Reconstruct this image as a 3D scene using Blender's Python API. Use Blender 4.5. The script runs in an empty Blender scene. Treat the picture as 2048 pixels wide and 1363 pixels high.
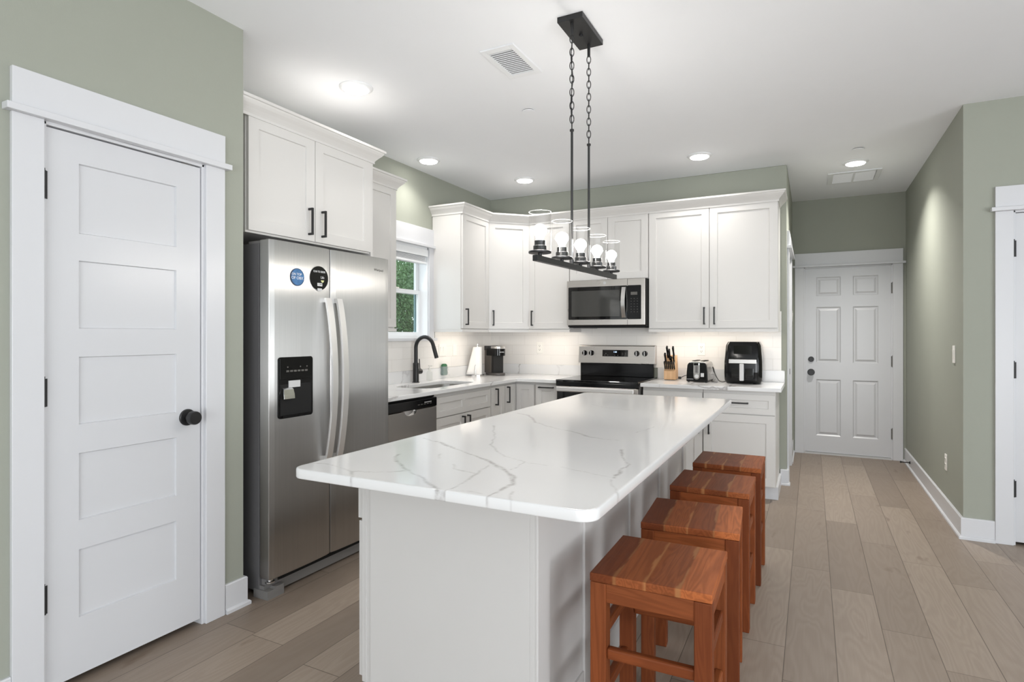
import bpy, bmesh, math, random
from mathutils import Vector, Matrix
random.seed(7)
sc = bpy.context.scene
COL = sc.collection
PI = math.pi

# ------------------------------------------------------------------ camera
cam_d = bpy.data.cameras.new('camera')
cam_d.sensor_fit = 'HORIZONTAL'; cam_d.sensor_width = 36.0
cam_d.lens = 1165.5 / 2048 * 36
cam_d.shift_y = -13.17 / 2048
cam_d.clip_start = 0.05; cam_d.clip_end = 100
cam = bpy.data.objects.new('camera', cam_d); COL.objects.link(cam)
cam.location = (0, 0, 1.30)
cam.rotation_euler = (PI / 2, 0, math.radians(27.2017))
sc.camera = cam

# ------------------------------------------------------------------ world, exposure, daylight
w = bpy.data.worlds.new('daylight'); sc.world = w; w.use_nodes = True
bg = w.node_tree.nodes['Background']
bg.inputs[0].default_value = (0.86, 0.93, 1.0, 1); bg.inputs[1].default_value = 1.8
vs = sc.view_settings
vs.view_transform = 'Standard'; vs.look = 'None'; vs.gamma = 1.0; vs.use_curve_mapping = False
vs.exposure = 0.55
sc.cycles.use_denoising = True
sc.cycles.max_bounces = 10; sc.cycles.diffuse_bounces = 6; sc.cycles.transparent_max_bounces = 16
sc.cycles.sample_clamp_indirect = 6.0

def area(name, loc, rot, sx, sy, power, col=(1, 1, 1), spread=PI):
    d = bpy.data.lights.new(name, 'AREA'); d.shape = 'RECTANGLE'; d.size = sx; d.size_y = sy
    d.energy = power; d.color = col; d.spread = spread
    o = bpy.data.objects.new(name, d); COL.objects.link(o); o.location = loc; o.rotation_euler = rot
    return o
# daylight through the glazed rear wall and the side windows of the living area: sky light, plus upward-tilted lamps added to fill the ceiling
area('rear_glazing_sky', (1.2, -3.93, 1.30), (PI / 2, 0, 0), 4.6, 2.1, 22, (0.93, 0.97, 1.0))
area('rear_upward_fill', (1.2, -3.90, 0.75), (PI / 2 + 0.75, 0, 0), 4.6, 1.0, 72, (0.97, 0.98, 1.0))
area('side_window_sky', (4.45, -0.2, 1.4), (0, PI / 2, 0), 1.9, 4.0, 30, (0.93, 0.97, 1.0))
area('side_upward_fill', (4.42, -0.2, 0.9), (0, PI / 2 + 0.75, 0), 1.0, 4.0, 56, (0.97, 0.98, 1.0))

# ------------------------------------------------------------------ materials
def newmat(name):
    m = bpy.data.materials.new(name); m.use_nodes = True
    nt = m.node_tree; b = nt.nodes['Principled BSDF']
    return m, nt, b
def nd(nt, typ, props=None, **ins):
    n = nt.nodes.new(typ)
    for k, v in (props or {}).items(): setattr(n, k, v)
    for k, v in ins.items():
        key = int(k[1:]) if k[0] == 'i' and k[1:].isdigit() else k.replace('_', ' ')
        s = n.inputs[key]
        if isinstance(v, bpy.types.NodeSocket): nt.links.new(v, s)
        else: s.default_value = v
    return n
def math_n(nt, op, a, b=None, c=None):
    n = nt.nodes.new('ShaderNodeMath'); n.operation = op
    for i, v in enumerate((a, b, c)):
        if v is None: continue
        if isinstance(v, bpy.types.NodeSocket): nt.links.new(v, n.inputs[i])
        else: n.inputs[i].default_value = v
    return n.outputs[0]
def mixc(nt, f, a, b, mode='MIX'):
    n = nt.nodes.new('ShaderNodeMix'); n.data_type = 'RGBA'; n.blend_type = mode
    for s, v in ((n.inputs[0], f), (n.inputs[6], a), (n.inputs[7], b)):
        if isinstance(v, bpy.types.NodeSocket): nt.links.new(v, s)
        elif isinstance(v, (int, float)): s.default_value = v
        else: s.default_value = (*v, 1) if len(v) == 3 else v
    return n.outputs[2]
def s2l(r, g, b):
    f = lambda c: (c / 255 / 12.92) if c <= 10 else ((c / 255 + 0.055) / 1.055) ** 2.4
    return (f(r), f(g), f(b))
def plain(name, col, rough=0.5, metal=0.0, var=0.03, scale=6.0, bump=0.0, bscale=80.0, spec=0.5, coat=0.0):
    m, nt, b = newmat(name)
    tc = nd(nt, 'ShaderNodeTexCoord')
    nz = nd(nt, 'ShaderNodeTexNoise', Vector=tc.outputs['Object'], Scale=scale, Detail=3.0)
    d = tuple(c * (1 - var) for c in col); u = tuple(min(1, c * (1 + var)) for c in col)
    nt.links.new(mixc(nt, nz.outputs[0], d, u), b.inputs['Base Color'])
    b.inputs['Roughness'].default_value = rough; b.inputs['Metallic'].default_value = metal
    b.inputs['Specular IOR Level'].default_value = spec
    if coat: b.inputs['Coat Weight'].default_value = coat
    if bump:
        n2 = nd(nt, 'ShaderNodeTexNoise', Vector=tc.outputs['Object'], Scale=bscale, Detail=2.0)
        bp = nd(nt, 'ShaderNodeBump', Strength=bump, Distance=0.002, Height=n2.outputs[0])
        nt.links.new(bp.outputs[0], b.inputs['Normal'])
    return m
def emit(name, col, strength):
    m, nt, b = newmat(name)
    b.inputs['Base Color'].default_value = (*col, 1)
    b.inputs['Emission Color'].default_value = (*col, 1); b.inputs['Emission Strength'].default_value = strength
    return m
def clear(name, tint=(1, 1, 1), ior=1.45, rough=0.02, gain=1.0):
    m = bpy.data.materials.new(name); m.use_nodes = True; nt = m.node_tree; nt.nodes.clear()
    out = nt.nodes.new('ShaderNodeOutputMaterial')
    t = nd(nt, 'ShaderNodeBsdfTransparent', Color=(*tint, 1))
    g = nd(nt, 'ShaderNodeBsdfGlossy', Roughness=rough)
    fr = nd(nt, 'ShaderNodeFresnel', IOR=ior); ge = nd(nt, 'ShaderNodeNewGeometry')
    f = math_n(nt, 'MULTIPLY', math_n(nt, 'MULTIPLY', fr.outputs[0], gain), math_n(nt, 'SUBTRACT', 1.0, ge.outputs['Backfacing']))
    mx = nt.nodes.new('ShaderNodeMixShader')
    nt.links.new(f, mx.inputs[0]); nt.links.new(t.outputs[0], mx.inputs[1]); nt.links.new(g.outputs[0], mx.inputs[2])
    nt.links.new(mx.outputs[0], out.inputs[0])
    return m
def steel(name, col=(0.68, 0.67, 0.655), rough=0.26, aniso=0.88, tangent=(0, 0, 1), grain=(300, 300, 2)):
    m, nt, b = newmat(name)
    tc = nd(nt, 'ShaderNodeTexCoord')
    mp = nd(nt, 'ShaderNodeMapping', Vector=tc.outputs['Object'], Scale=grain)
    nz = nd(nt, 'ShaderNodeTexNoise', Vector=mp.outputs[0], Scale=1.0, Detail=4.0)
    n2 = nd(nt, 'ShaderNodeTexNoise', Vector=tc.outputs['Object'], Scale=5.0, Detail=3.0)
    c = mixc(nt, nz.outputs[0], tuple(x * 0.9 for x in col), tuple(min(1, x * 1.1) for x in col))
    nt.links.new(c, b.inputs['Base Color'])
    b.inputs['Metallic'].default_value = 1.0
    r = math_n(nt, 'MULTIPLY_ADD', n2.outputs[0], 0.05, rough - 0.025)
    nt.links.new(r, b.inputs['Roughness'])
    b.inputs['Anisotropic'].default_value = aniso
    tg = nd(nt, 'ShaderNodeCombineXYZ', X=tangent[0], Y=tangent[1], Z=tangent[2])
    nt.links.new(tg.outputs[0], b.inputs['Tangent'])
    return m

def floor_mat():
    m, nt, b = newmat('oak_vinyl_plank')
    tc = nd(nt, 'ShaderNodeTexCoord'); sp = nd(nt, 'ShaderNodeSeparateXYZ', Vector=tc.outputs['Object'])
    x = math_n(nt, 'ADD', sp.outputs[0], 0.098 + 20 * 0.187); y = sp.outputs[1]
    W, L = 0.187, 1.22
    row = math_n(nt, 'FLOOR', math_n(nt, 'DIVIDE', x, W))
    ro = nd(nt, 'ShaderNodeTexWhiteNoise', {'noise_dimensions': '1D'}, W=row)
    yy = math_n(nt, 'ADD', math_n(nt, 'DIVIDE', y, L), math_n(nt, 'MULTIPLY', ro.outputs[0], 7.0))
    pl = math_n(nt, 'FLOOR', yy)
    cv = nd(nt, 'ShaderNodeCombineXYZ', X=row, Y=pl)
    rn = nd(nt, 'ShaderNodeTexWhiteNoise', {'noise_dimensions': '2D'}, Vector=cv.outputs[0])
    fx = math_n(nt, 'FRACT', math_n(nt, 'DIVIDE', x, W)); fy = math_n(nt, 'FRACT', yy)
    ex = math_n(nt, 'MULTIPLY', math_n(nt, 'MINIMUM', fx, math_n(nt, 'SUBTRACT', 1.0, fx)), W)
    ey = math_n(nt, 'MULTIPLY', math_n(nt, 'MINIMUM', fy, math_n(nt, 'SUBTRACT', 1.0, fy)), L)
    e = math_n(nt, 'MINIMUM', ex, ey)
    gap = nd(nt, 'ShaderNodeMapRange', i0=e, i1=0.0006, i2=0.0024, i3=1.0, i4=0.0)
    gv = nd(nt, 'ShaderNodeCombineXYZ', X=math_n(nt, 'MULTIPLY', sp.outputs[0], 9.0), Y=math_n(nt, 'MULTIPLY', y, 1.3), Z=math_n(nt, 'MULTIPLY', rn.outputs[0], 40.0))
    n1 = nd(nt, 'ShaderNodeTexNoise', Vector=gv.outputs[0], Scale=0.85, Detail=2.0, Roughness=0.45, Distortion=0.25)
    rings = math_n(nt, 'SINE', math_n(nt, 'MULTIPLY', n1.outputs[0], 95.0))
    fv = nd(nt, 'ShaderNodeCombineXYZ', X=math_n(nt, 'MULTIPLY', sp.outputs[0], 170.0), Y=math_n(nt, 'MULTIPLY', y, 5.0), Z=math_n(nt, 'MULTIPLY', rn.outputs[0], 60.0))
    n2 = nd(nt, 'ShaderNodeTexNoise', Vector=fv.outputs[0], Scale=1.0, Detail=5.0, Roughness=0.65)
    kv = nd(nt, 'ShaderNodeCombineXYZ', X=math_n(nt, 'MULTIPLY', sp.outputs[0], 12.0), Y=math_n(nt, 'MULTIPLY', y, 4.0), Z=math_n(nt, 'MULTIPLY', rn.outputs[0], 90.0))
    n3 = nd(nt, 'ShaderNodeTexNoise', Vector=kv.outputs[0], Scale=1.0, Detail=3.0)
    knot = nd(nt, 'ShaderNodeMapRange', i0=n3.outputs[0], i1=0.66, i2=0.76, i3=0.0, i4=0.55)
    base = mixc(nt, rn.outputs[0], s2l(139, 126, 114), s2l(168, 154, 140))
    c = mixc(nt, math_n(nt, 'MULTIPLY_ADD', rings, 0.09, 0.13), base, s2l(114, 98, 85))
    c = mixc(nt, math_n(nt, 'MULTIPLY', n2.outputs[0], 0.5), c, s2l(128, 112, 98))
    c = mixc(nt, knot.outputs[0], c, s2l(104, 86, 72))
    c = mixc(nt, math_n(nt, 'MULTIPLY', gap.outputs[0], 0.75), c, s2l(70, 58, 50))
    nt.links.new(c, b.inputs['Base Color'])
    b.inputs['Roughness'].default_value = 0.42
    b.inputs['Specular IOR Level'].default_value = 0.35
    h = math_n(nt, 'SUBTRACT', math_n(nt, 'MULTIPLY', n2.outputs[0], 0.3), gap.outputs[0])
    bp = nd(nt, 'ShaderNodeBump', Strength=0.25, Distance=0.001, Height=h)
    nt.links.new(bp.outputs[0], b.inputs['Normal'])
    return m

def tile_mat():
    m, nt, b = newmat('white_subway_tile')
    tc = nd(nt, 'ShaderNodeTexCoord'); sp = nd(nt, 'ShaderNodeSeparateXYZ', Vector=tc.outputs['Object'])
    v = nd(nt, 'ShaderNodeCombineXYZ', X=math_n(nt, 'ADD', sp.outputs[0], sp.outputs[1]), Y=math_n(nt, 'SUBTRACT', sp.outputs[2], 0.987))
    br = nd(nt, 'ShaderNodeTexBrick', {'offset': 0.5}, Vector=v.outputs[0], Color1=(*s2l(236, 233, 229), 1), Color2=(*s2l(233, 230, 226), 1),
            Mortar=(*s2l(221, 217, 212), 1), Scale=1.0, Mortar_Size=0.0016, Mortar_Smooth=0.2, Brick_Width=0.30, Row_Height=0.1)
    nt.links.new(br.outputs[0], b.inputs['Base Color']); b.inputs['Roughness'].default_value = 0.2
    bp = nd(nt, 'ShaderNodeBump', {'invert': True}, Strength=0.3, Distance=0.001, Height=br.outputs[1])
    nt.links.new(bp.outputs[0], b.inputs['Normal'])
    return m

def quartz_mat(name, attr):
    m, nt, b = newmat(name)
    tc = nd(nt, 'ShaderNodeTexCoord')
    if attr:
        at = nd(nt, 'ShaderNodeAttribute', {'attribute_name': 'vein'}); f = at.outputs['Fac']
        nz = nd(nt, 'ShaderNodeTexNoise', Vector=tc.outputs['Object'], Scale=55.0, Detail=4.0)
        f = math_n(nt, 'MULTIPLY', f, nd(nt, 'ShaderNodeMapRange', i0=nz.outputs[0], i1=0.34, i2=0.6, i3=0.3, i4=1.0).outputs[0])
    else:
        d = nd(nt, 'ShaderNodeTexNoise', Vector=tc.outputs['Object'], Scale=2.2, Detail=5.0)
        v = mixc(nt, 0.35, tc.outputs['Object'], d.outputs['Color'])
        vo = nd(nt, 'ShaderNodeTexVoronoi', {'feature': 'DISTANCE_TO_EDGE'}, Vector=v, Scale=3.6)
        ln = nd(nt, 'ShaderNodeMapRange', i0=vo.outputs[0], i1=0.0, i2=0.03, i3=0.8, i4=0.0)
        k = nd(nt, 'ShaderNodeTexNoise', Vector=tc.outputs['Object'], Scale=2.6, Detail=2.0)
        f = math_n(nt, 'MULTIPLY', ln.outputs[0], nd(nt, 'ShaderNodeMapRange', i0=k.outputs[0], i1=0.5, i2=0.62, i3=0.0, i4=1.0).outputs[0])
    cl = nd(nt, 'ShaderNodeTexNoise', Vector=tc.outputs['Object'], Scale=3.0, Detail=4.0)
    base = mixc(nt, cl.outputs[0], s2l(224, 224, 224), s2l(231, 231, 231))
    nt.links.new(mixc(nt, f, base, s2l(150, 144, 142)), b.inputs['Base Color'])
    b.inputs['Roughness'].default_value = 0.12
    return m

def stool_mat():
    m, nt, b = newmat('red_brown_acacia')
    tc = nd(nt, 'ShaderNodeTexCoord'); oi = nd(nt, 'ShaderNodeAttribute', {'attribute_name': 'tone'})
    an = nd(nt, 'ShaderNodeAttribute', {'attribute_name': 'grain'})      # coordinates along the grain, set per board
    rnd = oi.outputs['Fac']
    ob = nd(nt, 'ShaderNodeObjectInfo')
    seed = math_n(nt, 'MULTIPLY_ADD', ob.outputs['Random'], 31.0, math_n(nt, 'MULTIPLY', rnd, 17.0))
    sp = nd(nt, 'ShaderNodeSeparateXYZ', Vector=an.outputs['Vector'])
    v1 = nd(nt, 'ShaderNodeCombineXYZ', X=math_n(nt, 'MULTIPLY', sp.outputs[0], 1.7), Y=math_n(nt, 'MULTIPLY', sp.outputs[1], 16.0), Z=math_n(nt, 'ADD', seed, math_n(nt, 'MULTIPLY', sp.outputs[2], 16.0)))
    n1 = nd(nt, 'ShaderNodeTexNoise', Vector=v1.outputs[0], Scale=1.0, Detail=2.0, Distortion=0.6)
    ring = math_n(nt, 'SINE', math_n(nt, 'MULTIPLY', n1.outputs[0], 62.0))
    v2 = nd(nt, 'ShaderNodeCombineXYZ', X=math_n(nt, 'MULTIPLY', sp.outputs[0], 14.0), Y=math_n(nt, 'MULTIPLY', sp.outputs[1], 300.0), Z=math_n(nt, 'MULTIPLY', sp.outputs[2], 300.0))
    n2 = nd(nt, 'ShaderNodeTexNoise', Vector=v2.outputs[0], Scale=1.0, Detail=4.0, Roughness=0.7)
    n3 = nd(nt, 'ShaderNodeTexNoise', Vector=v1.outputs[0], Scale=0.5, Detail=1.0)
    c = mixc(nt, rnd, s2l(82, 40, 22), s2l(218, 128, 74))
    c = mixc(nt, nd(nt, 'ShaderNodeMapRange', i0=n3.outputs[0], i1=0.35, i2=0.65, i3=0.0, i4=0.35).outputs[0], c, s2l(160, 82, 42))
    c = mixc(nt, math_n(nt, 'MULTIPLY_ADD', ring, 0.14, 0.2), c, s2l(78, 34, 16))
    c = mixc(nt, math_n(nt, 'MULTIPLY', n2.outputs[0], 0.5), c, s2l(84, 40, 22))
    sap = nd(nt, 'ShaderNodeAttribute', {'attribute_name': 'sap'})
    c = mixc(nt, math_n(nt, 'MULTIPLY', sap.outputs['Fac'], 0.5), c, s2l(186, 134, 86))
    nt.links.new(c, b.inputs['Base Color'])
    b.inputs['Roughness'].default_value = 0.5; b.inputs['Specular IOR Level'].default_value = 0.14
    return m

M = {}
M['wall'] = plain('sage_green_paint', s2l(157, 160, 149), 0.75, var=0.015, bump=0.12, bscale=220, spec=0.3)
M['ceil'] = plain('white_ceiling_paint', s2l(238, 240, 243), 0.85, var=0.01, spec=0.2)
M['trim'] = plain('white_trim_paint', s2l(210, 211, 214), 0.3, var=0.01, spec=0.5)
M['door'] = plain('white_door_paint', s2l(206, 207, 210), 0.28, var=0.01, spec=0.5)
M['cab'] = plain('white_cabinet_lacquer', s2l(213, 211, 208), 0.35, var=0.01)
M['islandpaint'] = plain('island_lacquer', s2l(203, 201, 199), 0.35, var=0.01)
M['floor'] = floor_mat(); M['tile'] = tile_mat()
M['quartz'] = quartz_mat('veined_quartz', True); M['quartz2'] = quartz_mat('veined_quartz_counter', False)
M['steel'] = steel('brushed_stainless', (0.47, 0.462, 0.448), 0.33, 1.0, (0.3, 1, 0))
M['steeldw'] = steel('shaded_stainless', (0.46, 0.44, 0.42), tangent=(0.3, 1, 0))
M['steelh'] = steel('satin_stainless', (0.72, 0.71, 0.70), 0.3, 0.5)
M['steelw'] = steel('brushed_stainless_horizontal', (0.56, 0.53, 0.50), 0.28, 0.7, (1, 0.3, 0), (2, 300, 300))
M['satin'] = plain('satin_handle_metal', (0.9, 0.89, 0.88), 0.42, 0.9, 0.01)
M['bowl'] = plain('sink_steel', (0.5, 0.49, 0.47), 0.32, 1.0, 0.03)
M['chrome'] = plain('polished_metal', (0.8, 0.8, 0.8), 0.12, 1.0, 0.01)
M['fridgeside'] = plain('dark_grey_fridge_side', s2l(98, 97, 98), 0.42, var=0.03)
M['black'] = plain('matte_black_metal', s2l(30, 30, 31), 0.4, var=0.05)
M['gloss'] = plain('gloss_black_plastic', s2l(15, 15, 16), 0.14, var=0.05, spec=0.3)
M['glassblack'] = plain('black_glass', s2l(14, 14, 15), 0.04, var=0.02, spec=0.6)
M['dark'] = plain('dark_void', s2l(12, 12, 12), 0.8, var=0.05)
M['grey'] = plain('grey_plastic', s2l(124, 122, 120), 0.4)
M['lgrey'] = plain('light_grey_plastic', s2l(200, 200, 200), 0.35)
M['white'] = plain('white_plastic', s2l(238, 236, 230), 0.4, var=0.01)
M['paper'] = plain('white_paper', s2l(244, 243, 241), 0.9, var=0.01, bump=0.3, bscale=160)
M['text'] = plain('dark_print', s2l(92, 90, 86), 0.5)
M['textw'] = plain('white_print', s2l(225, 225, 225), 0.6)
M['texty'] = plain('pale_yellow_print', s2l(205, 205, 150), 0.6)
M['blue'] = plain('blue_print', s2l(58, 110, 160), 0.4, var=0.45, scale=45)
M['navy'] = plain('navy_print', s2l(36, 62, 96), 0.4, var=0.1)
M['lightwood'] = None
M['green'] = plain('green_sponge', s2l(60, 112, 78), 0.95, bump=0.8, bscale=300)
M['holder'] = clear('grey_clear_plastic', (0.55, 0.66, 0.62), 1.5, 0.1, 1.0)
M['glass'] = clear('clear_glass', (0.955, 0.955, 0.955), 1.5, 0.02, 1.5)
M['glassrim'], nt_, b_ = newmat('glass_rim_highlight')
b_.inputs['Base Color'].default_value = (0.9, 0.9, 0.9, 1); b_.inputs['Roughness'].default_value = 0.1; b_.inputs['Alpha'].default_value = 0.42  # whitish colour stands in for the highlight along the clear rim
M['winglass'] = clear('window_glass', (0.93, 0.96, 0.95), 1.5, 0.0, 0.8)
M['bulb'] = emit('lit_bulb', (1.0, 0.955, 0.895), 96.0)
M['lens'] = emit('lit_lens', (1.0, 0.97, 0.93), 16.0)
M['led'] = emit('led_strip', (1.0, 0.90, 0.78), 12.0)
M['digits'] = emit('display_digits', (0.55, 0.75, 1.0), 1.6)
M['leaf'] = plain('green_leaves', s2l(104, 138, 92), 0.6, var=0.5, scale=5)
M['soil'] = plain('brown_mulch', s2l(120, 98, 80), 0.95, var=0.3, scale=20)
M['vinyl'] = plain('white_vinyl', s2l(232, 234, 236), 0.35, var=0.01)
M['teal'] = plain('blue_grey_jamb', s2l(120, 150, 152), 0.5)
def lightwood():
    m, nt, b = newmat('pale_rubberwood')
    tc = nd(nt, 'ShaderNodeTexCoord')
    mp = nd(nt, 'ShaderNodeMapping', Vector=tc.outputs['Object'], Scale=(90, 90, 6))
    nz = nd(nt, 'ShaderNodeTexNoise', Vector=mp.outputs[0], Scale=1.0, Detail=4.0)
    nt.links.new(mixc(nt, nz.outputs[0], s2l(186, 142, 100), s2l(226, 190, 148)), b.inputs['Base Color'])
    b.inputs['Roughness'].default_value = 0.5
    return m
M['lightwood'] = lightwood(); M['acacia'] = stool_mat()

# ------------------------------------------------------------------ mesh helpers
class B:
    def __init__(s): s.v = []; s.f = []
    def add(s, vs, fs):
        o = len(s.v); s.v += [tuple(p) for p in vs]; s.f += [tuple(i + o for i in f) for f in fs]; return s
    def box(s, x0, x1, y0, y1, z0, z1):
        if x0 > x1: x0, x1 = x1, x0
        if y0 > y1: y0, y1 = y1, y0
        if z0 > z1: z0, z1 = z1, z0
        return s.add([(x0,y0,z0),(x1,y0,z0),(x1,y1,z0),(x0,y1,z0),(x0,y0,z1),(x1,y0,z1),(x1,y1,z1),(x0,y1,z1)],
                     [(0,3,2,1),(4,5,6,7),(0,1,5,4),(1,2,6,5),(2,3,7,6),(3,0,4,7)])
    def loft(s, rings, cap=True, closed=False):
        n = len(rings[0]); vs = [p for r in rings for p in r]; fs = []
        R = len(rings)
        for i in range(R if closed else R - 1):
            a = i * n; b = ((i + 1) % R) * n
            for j in range(n):
                k = (j + 1) % n; fs.append((a + j, a + k, b + k, b + j))
        if cap and not closed:
            fs.append(tuple(range(n - 1, -1, -1))); fs.append(tuple(range((R - 1) * n, R * n)))
        return s.add(vs, fs)
    def lathe(s, prof, c=(0, 0, 0), n=24, axis=(0, 0, 1), cap=True):
        q = Vector((0, 0, 1)).rotation_difference(Vector(axis).normalized()); c = Vector(c)
        return s.loft([[c + q @ Vector((r * math.cos(2*PI*j/n), r * math.sin(2*PI*j/n), z)) for j in range(n)] for r, z in prof], cap)
    def cyl(s, p0, p1, r, n=16, r1=None):
        p0 = Vector(p0); d = Vector(p1) - p0
        return s.lathe([(r, 0), (r if r1 is None else r1, d.length)], p0, n, d)
    def tube(s, pts, r, n=10, closed=False):
        P = [Vector(p) for p in pts]; N = len(P); rings = []; up = None
        for i, p in enumerate(P):
            t = (P[(i + 1) % N] - P[i - 1]) if closed else (P[min(i + 1, N - 1)] - P[max(i - 1, 0)])
            t.normalize()
            if up is None:
                up = Vector((0, 0, 1)) if abs(t.z) < 0.9 else Vector((1, 0, 0))
            up = (up - t * up.dot(t)).normalized(); sd = t.cross(up)
            rr = r[i] if isinstance(r, (list, tuple)) else r
            rings.append([p + (up * math.cos(2*PI*j/n) + sd * math.sin(2*PI*j/n)) * rr for j in range(n)])
        return s.loft(rings, not closed, closed)
    def prism(s, poly, a, b, axis='z'):
        f = {'z': lambda u, v, t: (u, v, t), 'y': lambda u, v, t: (u, t, v), 'x': lambda u, v, t: (t, u, v)}[axis]
        return s.loft([[f(u, v, a) for u, v in poly], [f(u, v, b) for u, v in poly]])
    def door(s, x0, x1, z0, z1, yf, yb, rec=(), depth=0.009, slope=0.002, raised=None):
        """slab with recessed panels on its front face (y = yf, looking towards -y)"""
        xs = sorted({x0, x1, *[r[0] for r in rec], *[r[1] for r in rec]}); zs = sorted({z0, z1, *[r[2] for r in rec], *[r[3] for r in rec]})
        inr = lambda x, z: any(r[0] < x < r[1] and r[2] < z < r[3] for r in rec)
        for a, b in zip(xs, xs[1:]):
            for c, d in zip(zs, zs[1:]):
                if not inr((a+b)/2, (c+d)/2): s.add([(a,yf,c),(b,yf,c),(b,yf,d),(a,yf,d)], [(0,1,2,3)])
        for a, b, c, d in rec:
            lv = [(0, yf), (slope, yf + depth)]
            if raised: lv += [(raised[0], yf + depth), (raised[1], yf + raised[2])]
            rg = [[(a+o,y,c+o),(b-o,y,c+o),(b-o,y,d-o),(a+o,y,d-o)] for o, y in lv]
            for p, q in zip(rg, rg[1:]):
                s.add(p + q, [(0,1,5,4),(1,2,6,5),(2,3,7,6),(3,0,4,7)])
            s.add(rg[-1], [(0,1,2,3)])
        s.add([(x0,yf,z0),(x1,yf,z0),(x1,yf,z1),(x0,yf,z1),(x0,yb,z0),(x1,yb,z0),(x1,yb,z1),(x0,yb,z1)],
              [(0,4,5,1),(1,5,6,2),(2,6,7,3),(3,7,4,0),(4,7,6,5)])
        return s
    def xf(s, m):
        s.v = [tuple(m @ Vector(p)) for p in s.v]; return s
    def build(s, name, mat, parent=None, bevel=0, smooth=False, seg=2, angle=40):
        me = bpy.data.meshes.new(name); me.from_pydata(s.v, [], s.f); me.update()
        bm = bmesh.new(); bm.from_mesh(me)
        bmesh.ops.remove_doubles(bm, verts=bm.verts, dist=1e-6); bmesh.ops.recalc_face_normals(bm, faces=bm.faces)
        bm.to_mesh(me); bm.free()
        me.materials.append(M[mat] if isinstance(mat, str) else mat)
        o = bpy.data.objects.new(name, me); COL.objects.link(o)
        if parent is not None: o.parent = parent
        if bevel:
            b = o.modifiers.new('bevel', 'BEVEL'); b.width = bevel; b.segments = seg; b.limit_method = 'ANGLE'; b.angle_limit = math.radians(30)
        if smooth:
            for p in me.polygons: p.use_smooth = True
            me.set_sharp_from_angle(angle=math.radians(angle))
        return o
def thing(name, label, cat, loc=(0, 0, 0), rotz=0.0, group=None):
    o = bpy.data.objects.new(name, None); COL.objects.link(o); o.empty_display_size = 0.05
    o.location = loc; o.rotation_euler = (0, 0, rotz); o['label'] = label; o['category'] = cat
    if group: o['group'] = group
    return o
def tag(o, label, cat, group=None):
    o['label'] = label; o['category'] = cat
    if group: o['group'] = group
    return o
def struct(name, b, mat, parent=None, **k):
    o = b.build(name, mat, parent, **k)
    if parent is None: o['kind'] = 'structure'
    return o
def copy_tree(o, parent=None):
    c = o.copy(); COL.objects.link(c)
    if parent is not None: c.parent = parent
    for ch in list(o.children): copy_tree(ch, c)
    return c
def lettering(name, text, parent, loc, size, mat, rot=(PI/2, 0, 0), align='CENTER', sx=1.0, ext=0.0004):
    cu = bpy.data.curves.new(name, 'FONT'); cu.body = text; cu.size = size; cu.align_x = align; cu.align_y = 'CENTER'; cu.extrude = ext
    cu.materials.append(M[mat]); tmp = bpy.data.objects.new(name, cu); COL.objects.link(tmp)
    me = bpy.data.meshes.new_from_object(tmp.evaluated_get(bpy.context.evaluated_depsgraph_get()))
    bpy.data.objects.remove(tmp); bpy.data.curves.remove(cu)
    o = bpy.data.objects.new(name, me); COL.objects.link(o)
    o.parent = parent; o.location = loc; o.rotation_euler = rot; o.scale = (sx, 1, 1)
    return o
def rrect(x0, x1, y0, y1, r, n=6):
    P = []
    for cx, cy, a in ((x1-r, y0+r, -PI/2), (x1-r, y1-r, 0), (x0+r, y1-r, PI/2), (x0+r, y0+r, PI)):
        for i in range(n + 1):
            t = a + PI/2*i/n; P.append((cx + r*math.cos(t), cy + r*math.sin(t)))
    return P
def sweep(b, path, prof):
    """profile (outward, z) along a plan polyline; outward is to the right of travel"""
    P = [Vector(p) for p in path]; rings = []
    for i, p in enumerate(P):
        d0 = (P[i] - P[i-1]).normalized() if i else None
        d1 = (P[i+1] - P[i]).normalized() if i < len(P) - 1 else None
        n0 = Vector((d0.y, -d0.x)) if d0 else None; n1 = Vector((d1.y, -d1.x)) if d1 else None
        if n0 is None: n = n1
        elif n1 is None: n = n0
        else:
            n = (n0 + n1).normalized(); n = n / max(0.2, n.dot(n0))
        rings.append([(p.x + n.x*o, p.y + n.y*o, z) for o, z in prof])
    b.loft(rings); return b

# ------------------------------------------------------------------ dimensions
ZC = 2.765           # ceiling
XL = -2.435          # pantry wall
XS = -3.12           # sink wall
YB = 5.56            # range wall
XHL, XHR, YH = -0.19, 0.86, 7.16   # hallway left, right and end walls
YR = 4.62            # wall with the right hand door
CT = 0.885           # worktop level
CO = CT + 0.0006     # resting height of things on the worktops

# ------------------------------------------------------------------ room shell
struct('floor', B().box(-3.3, 4.62, -4.12, 7.3, -0.1, 0.0), 'floor')
struct('ceiling', B().box(-3.3, 4.62, -4.12, 7.3, ZC, ZC + 0.1), 'ceil')
b = B().box(XL-0.12, XL, -4.0, 1.07, 0, ZC).box(XL-0.12, XL, 1.70, 1.905, 0, ZC).box(XL-0.12, XL, 1.07, 1.70, 2.06, ZC)
b.box(XS, XL-0.12, 1.80, 1.905, 0, ZC)
struct('wall_left', b, 'wall')
b = B().box(XS-0.14, XS, 1.80, 3.66, 0, ZC).box(XS-0.14, XS, 4.40, YB, 0, ZC).box(XS-0.14, XS, 3.66, 4.40, 0, 1.265).box(XS-0.14, XS, 3.66, 4.40, 2.09, ZC)
struct('wall_sink', b, 'wall')
struct('wall_back', B().box(XS-0.14, XHL, YB, YB+0.12, 0, ZC), 'wall', bevel=0.008)
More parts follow.
